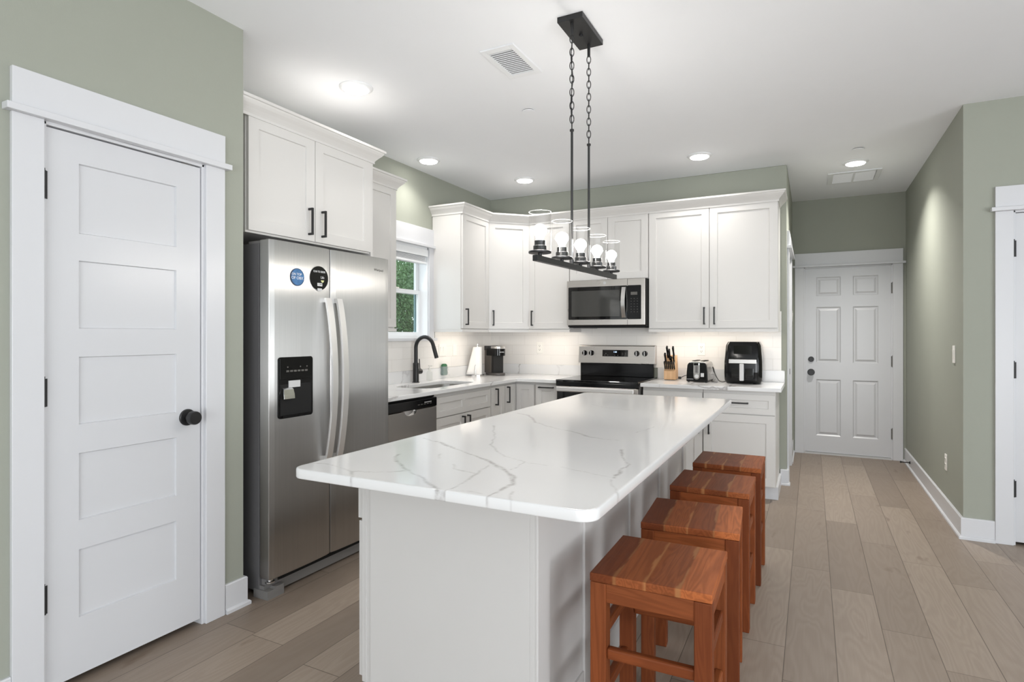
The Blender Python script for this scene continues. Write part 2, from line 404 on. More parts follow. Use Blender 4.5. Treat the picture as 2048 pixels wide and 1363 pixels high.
b = B().box(XHL-0.12, XHL, YB+0.12, 5.70, 0, ZC).box(XHL-0.12, XHL, 6.40, YH, 0, ZC).box(XHL-0.12, XHL, 5.70, 6.40, 2.06, ZC)
struct('wall_hall_left', b, 'wall')
b = B().box(XHL-0.12, -0.085, YH, YH+0.12, 0, ZC).box(0.752, XHR+0.12, YH, YH+0.12, 0, ZC).box(-0.085, 0.752, YH, YH+0.12, 2.035, ZC)
struct('wall_hall_end', b, 'wall')
struct('wall_hall_right', B().box(XHR, XHR+0.12, YR+0.12, YH, 0, ZC), 'wall')
b = B().box(XHR, 1.10, YR, YR+0.12, 0, ZC).box(1.93, 4.5, YR, YR+0.12, 0, ZC).box(1.10, 1.93, YR, YR+0.12, 2.07, ZC)
struct('wall_right_end', b, 'wall')
b = B().box(4.5, 4.62, -4.0, -2.3, 0, ZC).box(4.5, 4.62, 1.9, YR+0.12, 0, ZC).box(4.5, 4.62, -2.3, 1.9, 0, 0.4).box(4.5, 4.62, -2.3, 1.9, 2.4, ZC)
struct('wall_right', b, 'wall')
b = B().box(XL-0.12, -1.2, -4.12, -4.0, 0, ZC).box(3.6, 4.62, -4.12, -4.0, 0, ZC).box(-1.2, 3.6, -4.12, -4.0, 2.4, ZC)
struct('wall_rear', b, 'wall')

struct('wall_pantry', B().box(XS-0.14, XS, 0.55, 1.80, 0, ZC).box(XS, XL-0.12, 0.55, 0.67, 0, ZC), 'wall')  # unseen pantry walls, added so the gap under the door stays dark
struct('wall_light_blocker', B().box(XHL-0.9, XHL-0.78, YB+0.12, YH+0.12, 0, ZC).box(XHL-0.78, XHL-0.12, YH, YH+0.12, 0, ZC).box(XHR+0.12, 2.3, 5.5, 5.62, 0, ZC).box(2.18, 2.3, YR+0.12, 5.5, 0, ZC).box(-0.4, 1.0, YH+0.6, YH+0.72, 0, ZC), 'wall')  # unseen walls added behind the other doors to keep outside light out
# baseboards with shoe moulding: (base line, outward to the right of travel)
BBP = [(0, 0), (0.026, 0), (0.026, 0.014), (0.020, 0.020), (0.014, 0.022), (0.014, 0.130), (0.010, 0.135), (0, 0.135)]
def baseboard(name, path): struct(name, sweep(B(), path, BBP), 'trim')
baseboard('baseboard_left', [(XL, 1.80), (XL, 1.905), (XL-0.07, 1.905)])
baseboard('baseboard_left_front', [(XL, -3.9), (XL, 0.984)])
baseboard('baseboard_hall_right', [(XHR, YH), (XHR, YR), (1.017, YR)])
baseboard('baseboard_hall_left', [(-0.24, YB), (XHL, YB), (XHL, 5.61)])
baseboard('baseboard_hall_left_rear', [(XHL, 6.50), (XHL, YH)])
baseboard('baseboard_right_end', [(2.02, YR), (4.5, YR)])

# craftsman casings in a frame whose x runs along the wall and whose -y faces the room
def casing(name, loc, rotz, x0, x1, zt, cw=0.09, hh=0.13, t=0.018, jamb=0.10, left=True, right=True):
    m = Matrix.Translation(loc) @ Matrix.Rotation(rotz, 4, 'Z')
    b = B()
    if left: b.box(x0-cw, x0, -t, 0, 0, zt).box(x0, x0+0.012, -0.004, jamb, 0, zt)
    if right: b.box(x1, x1+cw, -t, 0, 0, zt).box(x1-0.012, x1, -0.004, jamb, 0, zt)
    b.box(x0-cw, x1+cw, -t-0.002, 0, zt+0.024, zt+0.024+hh)
    b.box(x0-cw-0.022, x1+cw+0.022, -t-0.022, 0, zt, zt+0.024)
    b.box(x0, x1, -0.004, jamb, zt-0.012, zt)
    o = b.xf(m).build(name, 'trim', bevel=0.002); o['kind'] = 'structure'
    return o
def hinge(parent, x, z, mat='black', y=-0.004, h=0.1):
    b = B().cyl((x, y-0.004, z-h/2), (x, y-0.004, z+h/2), 0.0065, 10).box(x-0.012, x+0.012, y-0.001, y+0.003, z-h/2, z+h/2).cyl((x, y-0.004, z+h/2), (x, y-0.004, z+h/2+0.008), 0.004, 8)
    return b.build('hinge', mat, parent)
def knob(parent, x, z, yf, r=0.029, name='knob'):
    prof = [(0.036, 0), (0.036, 0.006), (0.033, 0.009), (0.014, 0.010), (0.012, 0.026), (r*0.8, 0.032), (r, 0.037), (r, 0.058), (r*0.93, 0.062), (0, 0.062)]
    return B().lathe(prof, (x, yf, z), 28, (0, -1, 0)).build(name, 'black', parent, smooth=True)

# door_1: five panel door in the left wall (local x = world +Y)
d1 = bpy.data.objects.new('door_1', None); COL.objects.link(d1); d1['kind'] = 'structure'
d1.location = (XL, 0, 0); d1.rotation_euler = (0, 0, PI/2)
rz = [(1.677, 1.938), (1.322, 1.576), (0.963, 1.216), (0.605, 0.856), (0.243, 0.496)]
B().door(1.085, 1.684, 0.028, 2.044, 0.002, 0.037, [(1.198, 1.574, a, c) for a, c in rz], 0.009, 0.003).build('door_leaf', 'door', d1)
knob(d1, 1.622, 0.937, 0.002)
for z in (1.834, 1.092, 0.353): hinge(d1, 1.082, z)
B().box(1.60, 1.655, 0.0, 0.02, 2.0445, 2.047).build('strike_plate', 'grey', d1)
casing('trim_1', (XL, 0, 0), PI/2, 1.08, 1.70, 2.062, 0.095, 0.131)
# door_2: six panel door at the end of the hall
d2 = bpy.data.objects.new('door_2', None); COL.objects.link(d2); d2['kind'] = 'structure'; d2.location = (0, YH, 0)
rec = [(a, c, e, f) for a, c in ((0.045, 0.279), (0.390, 0.622)) for e, f in ((1.716, 1.922), (0.994, 1.597), (0.203, 0.812))]
B().door(-0.068, 0.736, 0.022, 2.017, 0.004, 0.044, rec, 0.009, 0.012, (0.020, 0.040, 0.001)).build('door_leaf', 'door', d2)
knob(d2, -0.004, 0.888, 0.004)
B().lathe([(0.029, 0), (0.029, 0.012), (0.024, 0.02), (0, 0.02)], (-0.004, 0.004, 1.03), 24, (0, -1, 0)).build('deadbolt', 'black', d2, smooth=True)
for z in (1.78, 1.02, 0.27): hinge(d2, 0.744, z, 'grey', -0.003, 0.11)
B().box(-0.072, 0.742, -0.012, 0.09, 0, 0.018).build('threshold', 'lgrey', d2)
casing('trim_2', (0, YH, 0), 0, -0.074, 0.746, 2.03, 0.09, 0.13)
# door_3: closed door in the hall's left wall (local x = world +Y)
d3 = bpy.data.objects.new('door_3', None); COL.objects.link(d3); d3['kind'] = 'structure'
d3.location = (XHL, 0, 0); d3.rotation_euler = (0, 0, PI/2)
B().door(5.715, 6.385, 0.02, 2.044, 0.06, 0.095, [(5.83, 6.27, a, c) for a, c in rz]).build('door_leaf', 'door', d3)
knob(d3, 6.33, 0.937, 0.06)
casing('trim_3', (XHL, 0, 0), PI/2, 5.70, 6.40, 2.05, 0.09, 0.13)
# door_4: door in the right end wall
d4 = bpy.data.objects.new('door_4', None); COL.objects.link(d4); d4['kind'] = 'structure'; d4.location = (0, YR, 0)
B().door(1.114, 1.92, 0.02, 2.048, 0.004, 0.04, [(1.23, 1.80, a, c) for a, c in rz]).build('door_leaf', 'door', d4)
for z in (1.829, 1.079, 0.347): hinge(d4, 1.111, z)
knob(d4, 1.86, 0.937, 0.004)
casing('trim_4', (0, YR, 0), 0, 1.108, 1.925, 2.064, 0.09, 0.13)

# window_1: double hung window over the sink (local x = world +Y, y = into the wall)
w1 = bpy.data.objects.new('window_1', None); COL.objects.link(w1); w1['kind'] = 'structure'
w1.location = (XS, 0, 0); w1.rotation_euler = (0, 0, PI/2)
b = B().box(3.66, 3.68, 0, 0.14, 1.265, 2.09).box(4.38, 4.40, 0, 0.14, 1.265, 2.09).box(3.66, 4.40, 0, 0.14, 2.07, 2.09).box(3.66, 4.40, 0, 0.14, 1.265, 1.285)
b.build('jamb', 'vinyl', w1)
def sash(y0, y1, z0, z1, name):
    s = 0.036
    f = B().box(3.68, 3.68+s, y0, y1, z0, z1).box(4.38-s, 4.38, y0, y1, z0, z1).box(3.68+s, 4.38-s, y0, y1, z0, z0+s).box(3.68+s, 4.38-s, y0, y1, z1-s, z1).build(name, 'vinyl', w1, bevel=0.002)
    B().box(3.68+s, 4.38-s, (y0+y1)/2-0.002, (y0+y1)/2+0.002, z0+s, z1-s).build('pane', 'winglass', f)
sash(0.075, 0.10, 1.285, 1.70, 'lower_sash'); sash(0.102, 0.127, 1.665, 2.07, 'upper_sash')
B().box(4.00, 4.06, 0.068, 0.08, 1.70, 1.712).build('sash_lock', 'white', w1, bevel=0.002)
B().box(3.675, 3.69, 0.128, 0.139, 1.285, 2.07).box(4.36, 4.385, 0.128, 0.139, 1.285, 2.07).build('screen_frame', 'teal', w1)
m = Matrix.Translation((XS, 0, 0)) @ Matrix.Rotation(PI/2, 4, 'Z')
b = B().box(3.59, 3.672, -0.018, 0, 1.265, 2.09).box(4.388, 4.464, -0.018, 0, 1.265, 2.09)
b.box(3.59, 4.464, -0.02, 0, 2.112, 2.26).box(3.57, 4.484, -0.04, 0, 2.088, 2.112)
b.box(3.57, 4.484, -0.04, 0.075, 1.243, 1.267)
o = b.xf(m).build('trim_5', 'trim', bevel=0.002); o['kind'] = 'structure'

# tiled splashbacks
struct('trim_6', B().box(XS, XS+0.010, 2.95, 3.565, CT+0.10, 1.345).box(XS, XS+0.010, 3.565, 4.488, CT+0.10, 1.242).box(XS, XS+0.010, 4.488, YB, CT+0.10, 1.345), 'tile')
struct('trim_7', B().box(XS+0.010, -0.232, YB-0.010, YB, CT+0.10, 1.5), 'tile')

# outside: shrubs and soil beyond the sink window
struct('ground', B().box(-9, -3.3, 2.5, 11, -0.1, 0.95), 'soil')
def shrub(cx, cy, cz, rx, ry, rz_, n, label, seed):
    rr = random.Random(seed); vs = []; fs = []
    for i in range(n):
        u = Vector((rr.gauss(0, 1), rr.gauss(0, 1), rr.gauss(0, 1))).normalized() * rr.random() ** 0.4
        c = Vector((cx + u.x*rx, cy + u.y*ry, cz + u.z*rz_))
        a = Vector((rr.gauss(0, 1), rr.gauss(0, 1), rr.gauss(0, 1))).normalized(); t = a.orthogonal().normalized()
        L, W = rr.uniform(0.035, 0.07), rr.uniform(0.012, 0.024); o = len(vs); q = a.cross(t)*0.01
        vs += [c - a*L/2, c + t*W/2 + q, c + a*L/2, c - t*W/2 + q]; fs.append((o, o+1, o+2, o+3))
    st = B(); 
    e = thing('shrub', label, 'shrub', (cx, cy, 0.95))
    f = B(); f.v = [tuple(v - Vector((cx, cy, 0.95))) for v in vs]; f.f = fs
    me = f.build('foliage', 'leaf', e)
    B().cyl((0, 0, 0), (0, 0, cz - 0.95), 0.05, 8, 0.02).build('stem', 'soil', e)
shrub(-5.0, 6.25, 1.75, 0.55, 0.6, 0.75, 10500, 'leafy green shrub filling the view outside the window over the sink', 3)
shrub(-5.6, 7.35, 1.9, 0.7, 0.6, 0.95, 9000, 'taller green shrub behind, towards the right jamb of the sink window', 5)

# mini blind rolled up at the window head
bl = thing('window_blind', 'white slatted blind pulled up under the head of the sink window', 'blind', (XS, 4.03, 1.95), PI/2)
B().box(-0.345, 0.345, -0.014, 0.05, 0.055, 0.118).build('valance', 'vinyl', bl, bevel=0.004)
for k in range(7): B().box(-0.33, 0.33, 0.0, 0.046, 0.008 + k*0.0065, 0.0115 + k*0.0065).build('slat', 'vinyl', bl)
B().box(-0.333, 0.333, -0.004, 0.05, -0.012, 0.006).build('bottom_rail', 'vinyl', bl, bevel=0.003)

# ------------------------------------------------------------------ cabinets
def pull(parent, x, z, yf, vertical=True, L=0.15):
    h = L/2; b = B(); t = 0.0055
    if vertical:
        b.box(x-t, x+t, yf-0.034, yf-0.024, z-h, z+h)
        for s in (-1, 1): b.box(x-t, x+t, yf-0.025, yf, z+s*(h-0.006)-0.006, z+s*(h-0.006)+0.006)
    else:
        b.box(x-h, x+h, yf-0.034, yf-0.024, z-t, z+t)
        for s in (-1, 1): b.box(x+s*(h-0.006)-0.006, x+s*(h-0.006)+0.006, yf-0.025, yf, z-t, z+t)
    return b.build('handle', 'black', parent, bevel=0.001)
def shaker(parent, name, x0, x1, z0, z1, hx=None, hz=None, vertical=True, rail=0.062, recs=None, mat='cab', yf=-0.02):
    rec = recs if recs is not None else [(x0+rail, x1-rail, z0+rail, z1-rail)]
    d = B().door(x0, x1, z0, z1, yf, 0.0, rec, 0.009, 0.0025).build(name, mat, parent)
    if hx is not None: pull(d, hx, hz, yf, vertical)
    return d
UZ0, UZ1 = 1.345, 2.405
CROWN = [(0, 2.388), (0.006, 2.388), (0.006, 2.402), (0.012, 2.410), (0.024, 2.424), (0.038, 2.438), (0.047, 2.450), (0.050, 2.458), (0.058, 2.460), (0.058, 2.474), (0, 2.474)]
RAIL = [(-0.018, 1.322), (0.001, 1.322), (0.001, 1.3445), (-0.018, 1.3445)]
GU = 'white shaker wall cabinets'
def upper(name, label, loc, rotz, wd, depth, z0, doors, z1=2.40):
    t = thing(name, label, 'cabinet', loc, rotz, GU)
    B().box(0, wd, 0, depth, z0, z1).build('carcass', 'cab', t)
    for x0, x1, hx in doors: shaker(t, 'door', x0, x1, z0+0.010, 2.402, hx, z0 + 0.115)
    return t
# over the refrigerator
t = upper('wall_cabinet', 'deep two-door white cabinet above the stainless refrigerator', (-2.51, 1.975, 0), PI/2, 0.912, 0.605, 1.812,
      [(0.004, 0.439, 0.394), (0.443, 0.908, 0.492)])
sweep(B(), [(-0.07, 0), (0.912, 0), (0.912, 0.29)], [(o + 0.02*(1 if o else 1), z) for o, z in CROWN]).build('crown', 'cab', t)
B().box(0.912, 0.932, -0.015, 0.605, 0.0, 2.40).build('end_panel', 'cab', t)
# narrow one beside the window
t = upper('wall_cabinet', 'narrow white wall cabinet between the refrigerator and the window', (-2.81, 2.935, 0), PI/2, 0.584, 0.305, UZ0, [(0.004, 0.58, 0.05)])
sweep(B(), [(0.0, 0), (0.564, 0), (0.564, 0.305)], [(o + 0.02, z) for o, z in CROWN]).build('crown', 'cab', t)
sweep(B(), [(0.0, -0.019), (0.584, -0.019), (0.584, 0.305)], RAIL).build('light_rail', 'cab', t)
# sink wall, right of the window
t = upper('wall_cabinet', 'white wall cabinet just right of the window over the sink', (-2.81, 4.458, 0), PI/2, 0.486, 0.305, UZ0, [(0.004, 0.48, 0.052)])
B().box(-0.004, 0.0, -0.001, 0.305, UZ0, 2.40).build('end_panel', 'cab', t)
# diagonal corner
P0, P1 = Vector((-2.81, 4.945)), Vector((-2.505, 5.25))
t = thing('wall_cabinet', 'white diagonal corner wall cabinet above the coffee maker', 'cabinet', (P0.x, P0.y, 0), PI/4, GU)
dl = (P1 - P0).length
loc = lambda X, Y: tuple((Matrix.Rotation(-PI/4, 2) @ (Vector((X, Y)) - P0)))
B().prism([loc(*P0), loc(*P1), loc(-2.505, YB-0.001), loc(XS+0.001, YB-0.001), loc(XS+0.001, 4.945)], UZ0, 2.40).build('carcass', 'cab', t)
shaker(t, 'door', 0.010, dl-0.010, UZ0+0.010, 2.402, 0.05, UZ0+0.115)
# range wall
upper('wall_cabinet', 'single-door white wall cabinet left of the microwave', (-2.505, 5.25, 0), 0, 0.437, 0.31, UZ0, [(0.004, 0.433, 0.046)])
t = thing('wall_cabinet', 'short two-door white cabinet above the microwave', 'cabinet', (-2.067, 5.25, 0), 0, GU)
B().box(0, 0.761, 0, 0.31, 1.805, 2.40).build('carcass', 'cab', t)
shaker(t, 'door', 0.004, 0.379, 1.812, 2.402); shaker(t, 'door', 0.383, 0.757, 1.812, 2.402)
upper('wall_cabinet', 'wide two-door white wall cabinet right of the microwave', (-1.305, 5.25, 0), 0, 1.063, 0.31, UZ0, [(0.004, 0.521, 0.483), (0.527, 1.059, 0.566)])
o = sweep(B(), [(XS+0.001, 4.4740), (-2.81, 4.4740), (-2.81, 4.945), (-2.505, 5.25), (-0.262, 5.25), (-0.262, YB-0.001)], [(q + 0.0206, z) for q, z in CROWN]).build('crown_molding', 'cab')
tag(o, 'white crown moulding along the tops of the corner and range wall cabinets', 'moulding')
for nm, path in (('left', [(XS+0.012, 4.456), (-2.792, 4.456), (-2.792, 4.945), (-2.505, 5.232), (-2.068, 5.232), (-2.068, YB-0.012)]), ('right', [(-1.303, YB-0.012), (-1.303, 5.232), (-0.240, 5.232), (-0.240, YB-0.012)])):
    o = sweep(B(), path, RAIL).build('light_rail', 'cab')
    tag(o, 'white light rail under the corner wall cabinets' if nm == 'left' else 'white light rail under the cabinet right of the microwave', 'moulding')

# under-cabinet lamps
def strip(x0, x1, y0, y1, label):
    t = thing('under_cabinet_light', label, 'light', ((x0+x1)/2, (y0+y1)/2, 1.332))
    hx, hy = (x1-x0)/2, (y1-y0)/2
    B().box(-hx, hx, -hy, hy, 0.0095, 0.0128).build('housing', 'white', t)
    B().box(-hx+0.004, hx-0.004, -hy+0.004, hy-0.004, 0.0065, 0.0095).build('lens', 'led', t)
strip(-2.89, -2.83, 4.50, 4.93, 'slim lit bar under the wall cabinet right of the window')
strip(-2.475, -2.10, 5.268, 5.328, 'slim lit bar under the single-door cabinet left of the microwave')
strip(-1.27, -0.29, 5.268, 5.328, 'slim lit bar under the wide cabinet right of the microwave')

GB = 'white shaker base cabinets'
def base(label, loc, rotz, wd, depth=0.59, open_top=False):
    t = thing('base_cabinet', label, 'cabinet', loc, rotz, GB)
    if open_top: B().box(0, wd, 0, depth, 0.105, 0.55).box(0, 0.018, 0, depth, 0.55, 0.8535).box(wd-0.018, wd, 0, depth, 0.55, 0.8535).box(0.018, wd-0.018, 0, 0.018, 0.55, 0.8535).build('carcass', 'cab', t)
    else: B().box(0, wd, 0, depth, 0.105, 0.8535).build('carcass', 'cab', t)
    B().box(0, wd, 0.075, depth, 0, 0.105).build('toe_kick', 'cab', t)
    return t
XF = -2.52
t = base('white sink cabinet right of the dishwasher with a double-panel false front', (XF, 3.615, 0), PI/2, 0.84, open_top=True)
shaker(t, 'false_front', 0.003, 0.837, 0.672, 0.822, recs=[(0.06, 0.375, 0.717, 0.777), (0.465, 0.78, 0.717, 0.777)])
shaker(t, 'door', 0.003, 0.418, 0.115, 0.664, 0.372, 0.572); shaker(t, 'door', 0.422, 0.837, 0.115, 0.664, 0.452, 0.572)
t = base('slim white cabinet right of the sink cabinet with one tall handle', (XF, 4.4555, 0), PI/2, 0.268)
shaker(t, 'door', 0.012, 0.264, 0.115, 0.832, 0.088, 0.745, rail=0.06)
t = thing('base_cabinet', 'white inside-corner cabinet with two doors meeting at a right angle', 'cabinet', (XF, 4.965, 0), 0, GB)
B().prism([(0, 0), (0.21, 0), (0.21, 0.58), (XS - XF + 0.001, 0.58), (XS - XF + 0.001, -0.241), (0, -0.241)], 0.105, 0.8535).build('carcass', 'cab', t)
B().box(-0.58, -0.075, -0.241, 0.58, 0, 0.105).box(-0.075, 0.21, 0.075, 0.58, 0, 0.105).build('toe_kick', 'cab', t)
shaker(t, 'door', 0.024, 0.208, 0.115, 0.832, rail=0.05)
d = shaker(t, 'door', -0.238, -0.021, 0.115, 0.832, -0.2, 0.745, rail=0.05); d.rotation_euler = (0, 0, PI/2)
t = base('narrow white pull-out cabinet left of the range with a horizontal handle', (-2.308, 4.965, 0), 0, 0.235)
d = shaker(t, 'door', 0.018, 0.226, 0.115, 0.832, rail=0.055); pull(d, 0.126, 0.81, -0.02, False)
def drawer_base(label, x0, wd, dx, right):
    t = base(label, (x0, 4.965, 0), 0, wd)
    d = shaker(t, 'drawer', 0.004, wd-0.004, 0.672, 0.826, rail=0.045); pull(d, wd/2, 0.757, -0.02, False)
    shaker(t, 'door', 0.004, wd-0.004, 0.115, 0.664, dx, 0.568)
    return t
drawer_base('white drawer cabinet right of the range, half behind the island', -1.285, 0.494, 0.462, False)
t = drawer_base('white drawer cabinet at the hallway end of the range wall', -0.788, 0.540, 0.047, True)
B().box(0.05, 0.556, 0.059, 0.075, 0, 0.098).box(0.54, 0.556, 0.0755, 0.59, 0, 0.098).build('kick_trim', 'trim', t)

# worktops
def worktop(name, label, poly, hole=None):
    t = thing(name, label, 'countertop', (0, 0, 0))
    bm = bmesh.new()
    outer = [bm.verts.new((x, y, CT)) for x, y in poly]; edges = [bm.edges.new((outer[i], outer[(i+1) % len(outer)])) for i in range(len(outer))]
    if hole:
        inner = [bm.verts.new((x, y, CT)) for x, y in hole]; edges += [bm.edges.new((inner[i], inner[(i+1) % len(inner)])) for i in range(len(inner))]
    r = bmesh.ops.triangle_fill(bm, use_beauty=True, edges=edges)
    fs = [f for f in r['geom'] if isinstance(f, bmesh.types.BMFace)]
    ex = bmesh.ops.extrude_face_region(bm, geom=fs)
    for v in ex['geom']:
        if isinstance(v, bmesh.types.BMVert): v.co.z -= 0.03
    bmesh.ops.recalc_face_normals(bm, faces=bm.faces)
    me = bpy.data.meshes.new('slab'); bm.to_mesh(me); bm.free(); me.materials.append(M['quartz2'])
    o = bpy.data.objects.new('slab', me); COL.objects.link(o); o.parent = t
    mo = o.modifiers.new('bevel', 'BEVEL'); mo.width = 0.003; mo.segments = 2; mo.limit_method = 'ANGLE'
    return t
sinkhole = rrect(-2.955, -2.60, 3.655, 4.41, 0.11, 8)
t = worktop('countertop', 'white veined quartz worktop running round the corner with the sink', [(XS+0.001, 2.945), (-2.47, 2.945), (-2.47, 4.895), (-2.461, 4.905), (-2.066, 4.905), (-2.066, YB-0.001), (XS+0.001, YB-0.001)], sinkhole)
B().box(XS+0.001, XS+0.02, 2.945, YB-0.001, CT, CT+0.102).box(XS+0.02, -2.066, YB-0.02, YB-0.001, CT, CT+0.102).build('upstand', 'quartz2', t, bevel=0.002)
t = worktop('countertop', 'short white quartz worktop right of the range holding the air fryer', [(-1.296, 4.905), (-0.205, 4.905), (-0.205, YB-0.001), (-1.296, YB-0.001)])
B().box(-1.296, -0.205, YB-0.02, YB-0.001, CT, CT+0.102).build('upstand', 'quartz2', t, bevel=0.002)

# sink bowl and tap
t = thing('sink', 'stainless steel undermount sink bowl set in the worktop under the window', 'sink', (-2.778, 4.032, CT-0.03))
rings = [[(x, y, -0.001) for x, y in rrect(-0.195, 0.195, -0.395, 0.395, 0.12, 8)], [(x, y, -0.001) for x, y in rrect(-0.176, 0.176, -0.376, 0.376, 0.11, 8)],
         [(x, y, -0.16) for x, y in rrect(-0.168, 0.168, -0.368, 0.368, 0.10, 8)], [(x, y, -0.19) for x, y in rrect(-0.14, 0.14, -0.34, 0.34, 0.09, 8)]]
b = B().loft(rings, cap=False); n = len(rings[0]); b.f.append(tuple(range(3*n, 4*n)))
b.build('bowl', 'bowl', t, smooth=True)
B().lathe([(0.045, 0), (0.045, 0.004), (0.03, 0.005), (0, 0.002)], (0, 0, -0.19), 24).build('drain', 'chrome', t, smooth=True)
t = thing('faucet', 'matte black gooseneck tap with a side lever behind the sink', 'faucet', (-3.045, 4.105, CO))
B().lathe([(0.032, 0), (0.032, 0.004), (0.026, 0.006), (0.026, 0.165), (0.022, 0.17), (0, 0.17)], (0, 0, 0), 28).build('base', 'black', t, smooth=True)
pts = [(0, 0, 0.165), (0, 0, 0.30)]
R = 0.092
for i in range(13):
    a = PI - i * (PI*0.90)/12; pts.append((R + R*math.cos(a), 0, 0.30 + R*math.sin(a)))
ex, ez = pts[-1][0], pts[-1][2]; dx_, dz_ = math.sin(0.1*PI), -math.cos(0.1*PI)
pts.append((ex + 0.02*dx_, 0, ez + 0.02*dz_))
B().tube(pts, 0.0165, 16).build('spout', 'black', t, smooth=True)
p = Vector(pts[-1]); q = p + Vector((dx_, 0, dz_))*0.10
B().cyl(p, q, 0.0175, 16).build('spray_head', 'black', t, smooth=True)
h = B().cyl((0, 0.02, 0.092), (0, 0.072, 0.092), 0.0235, 20).build('handle', 'black', t, smooth=True, bevel=0.003)
B().cyl((0, 0.058, 0.11), (0.004, 0.044, 0.20), 0.0045, 10).build('lever', 'black', h, smooth=True)
t = thing('soap_bottle', 'small clear soap bottle with a white pump beside the black tap', 'bottle', (-3.03, 4.285, CO))
B().lathe([(0.024, 0.0), (0.027, 0.004), (0.027, 0.07), (0.022, 0.085), (0.011, 0.095), (0.011, 0.105)], (0, 0, 0), 20).build('bottle_body', clear('clear_bottle', (0.93, 0.94, 0.93), 1.35, 0.03, 1.0), t, smooth=True)
B().lathe([(0.012, 0.10), (0.012, 0.115), (0.005, 0.117), (0.005, 0.13), (0.01, 0.131), (0.01, 0.14), (0, 0.14)], (0, 0, 0), 14).box(0, 0.035, -0.005, 0.005, 0.131, 0.138).build('pump', 'white', t, smooth=True)
t = thing('sponge_holder', 'grey scrubber holder stuck on the stone upstand behind the sink', 'holder', (XS+0.0205, 4.60, CT+0.035), PI/2)
prof = [(-0.037, 0.0), (-0.030, -0.004), (0.030, -0.004), (0.037, 0.0), (0.040, 0.02), (0.034, 0.045), (0.039, 0.078), (-0.039, 0.078), (-0.034, 0.045), (-0.040, 0.02)]
B().prism(prof, -0.03, -0.001, 'y').build('cup', plain('grey_green_plastic', s2l(122, 138, 134), 0.35), t, bevel=0.004, smooth=True)
sp_ = thing('sponge', 'dark green scrubbing sponge sitting in the grey holder by the sink', 'sponge', (XS+0.036, 4.60, CT+0.1135), PI/2)
B().prism([(-0.037, 0), (0.037, 0), (0.034, 0.014), (0.018, 0.024), (-0.018, 0.024), (-0.034, 0.014)], -0.012, 0.012, 'y').build('pad', 'green', sp_, bevel=0.003)

# ------------------------------------------------------------------ refrigerator (local x = world +Y, front towards -y)
fr = thing('refrigerator', 'tall stainless side-by-side refrigerator with a black water dispenser', 'refrigerator', (-2.342, 1.985, 0), PI/2)
FW, FS = 0.903, 0.403
B().box(0.004, FW-0.004, 0.085, 0.77, 0.03, 1.752).build('cabinet_body', 'fridgeside', fr, bevel=0.003)
def fdoor(x0, x1, cut=None):
    n = 14; rings = []
    xs = [x0 + (x1-x0)*i/n for i in range(n+1)]
    yf = lambda x: 0.007*((2*(x-x0)/(x1-x0)-1)**2)
    f = [(x, yf(x)) for x in xs]; f[0] = (x0, 0.012); f[-1] = (x1, 0.012)
    return B().prism(f + [(x1, 0.075), (x0, 0.075)], 0.10, 1.767)
ld = fdoor(0.0, FS).build('freezer_door', 'steel', fr, bevel=0.003)
rd = fdoor(FS+0.006, FW).build('fresh_food_door', 'steel', fr, bevel=0.003)
B().box(FS-0.004, FS+0.012, 0.03, 0.085, 0.11, 1.75).build('door_gasket', 'dark', fr)
# bowed handles
def fhandle(door, x):
    z0, z1 = 0.62, 1.497; n = 22; rings = []
    for i in range(n+1):
        t = i/n; z = z0 + (z1-z0)*t; o = 0.016 + 0.050*math.sin(PI*t)**0.8
        rings.append([(x-0.022, 0.0-o, z), (x-0.020, -0.006-o, z), (x+0.020, -0.006-o, z), (x+0.022, 0.0-o, z), (x+0.018, 0.010-o, z), (x-0.018, 0.010-o, z)])
    b = B().loft(rings)
    for z in (z0+0.012, z1-0.012): b.box(x-0.014, x+0.014, -0.02, 0.008, z-0.012, z+0.012)
    b.build('handle', 'satin', door, smooth=True, angle=50)
fhandle(ld, 0.364); fhandle(rd, 0.446)
# dispenser
dx0, dx1, dz0, dz1 = 0.045, 0.268, 0.880, 1.186
bx = B().prism(rrect(dx0, dx1, dz0, dz1, 0.016), -0.003, 0.006, 'y').build('dispenser', 'gloss', ld)
B().box(dx0+0.006, dx1-0.006, -0.006, -0.003, dz0+0.195, dz1-0.006).build('control_panel', 'gloss', bx, bevel=0.001)
B().box(dx0+0.012, dx1-0.012, -0.0034, -0.0028, dz0+0.014, dz0+0.17).build('recess', 'dark', bx)
B().box(dx0+0.062, dx0+0.135, -0.0075, -0.003, dz0+0.153, dz0+0.187).build('spout_cover', 'lgrey', bx)
rg = []
for y, zc, hw in ((-0.006, 0.152, 0.030), (-0.016, 0.145, 0.030), (-0.020, 0.120, 0.034), (-0.022, 0.098, 0.034)):
    rg.append([(0.098-hw, y, dz0+zc), (0.098+hw, y, dz0+zc), (0.098+hw, y+0.006, dz0+zc+0.003), (0.098-hw, y+0.006, dz0+zc+0.003)])
B().loft(rg).build('paddle', 'chrome', bx, bevel=0.002)
B().box(dx0+0.02, dx1-0.02, -0.012, -0.003, dz0+0.006, dz0+0.016).build('drip_tray', 'gloss', bx)
for k in (0, 3.4, 5.2): B().lathe([(0.004, 0), (0.004, 0.0006)], (dx0+0.055+k*0.024, -0.006, dz1-0.05), 12, (0, -1, 0)).build('icon', 'text', bx)
for k in range(6): B().box(dx0+0.046+k*0.024, dx0+0.064+k*0.024, -0.0066, -0.006, dz1-0.075, dz1-0.066).build('icon', 'text', bx)
lettering('brand_lettering', 'Whirlpool', rd, (0.80, 0.0020, 1.690), 0.021, 'text', rot=(PI/2, 0, 0.033))
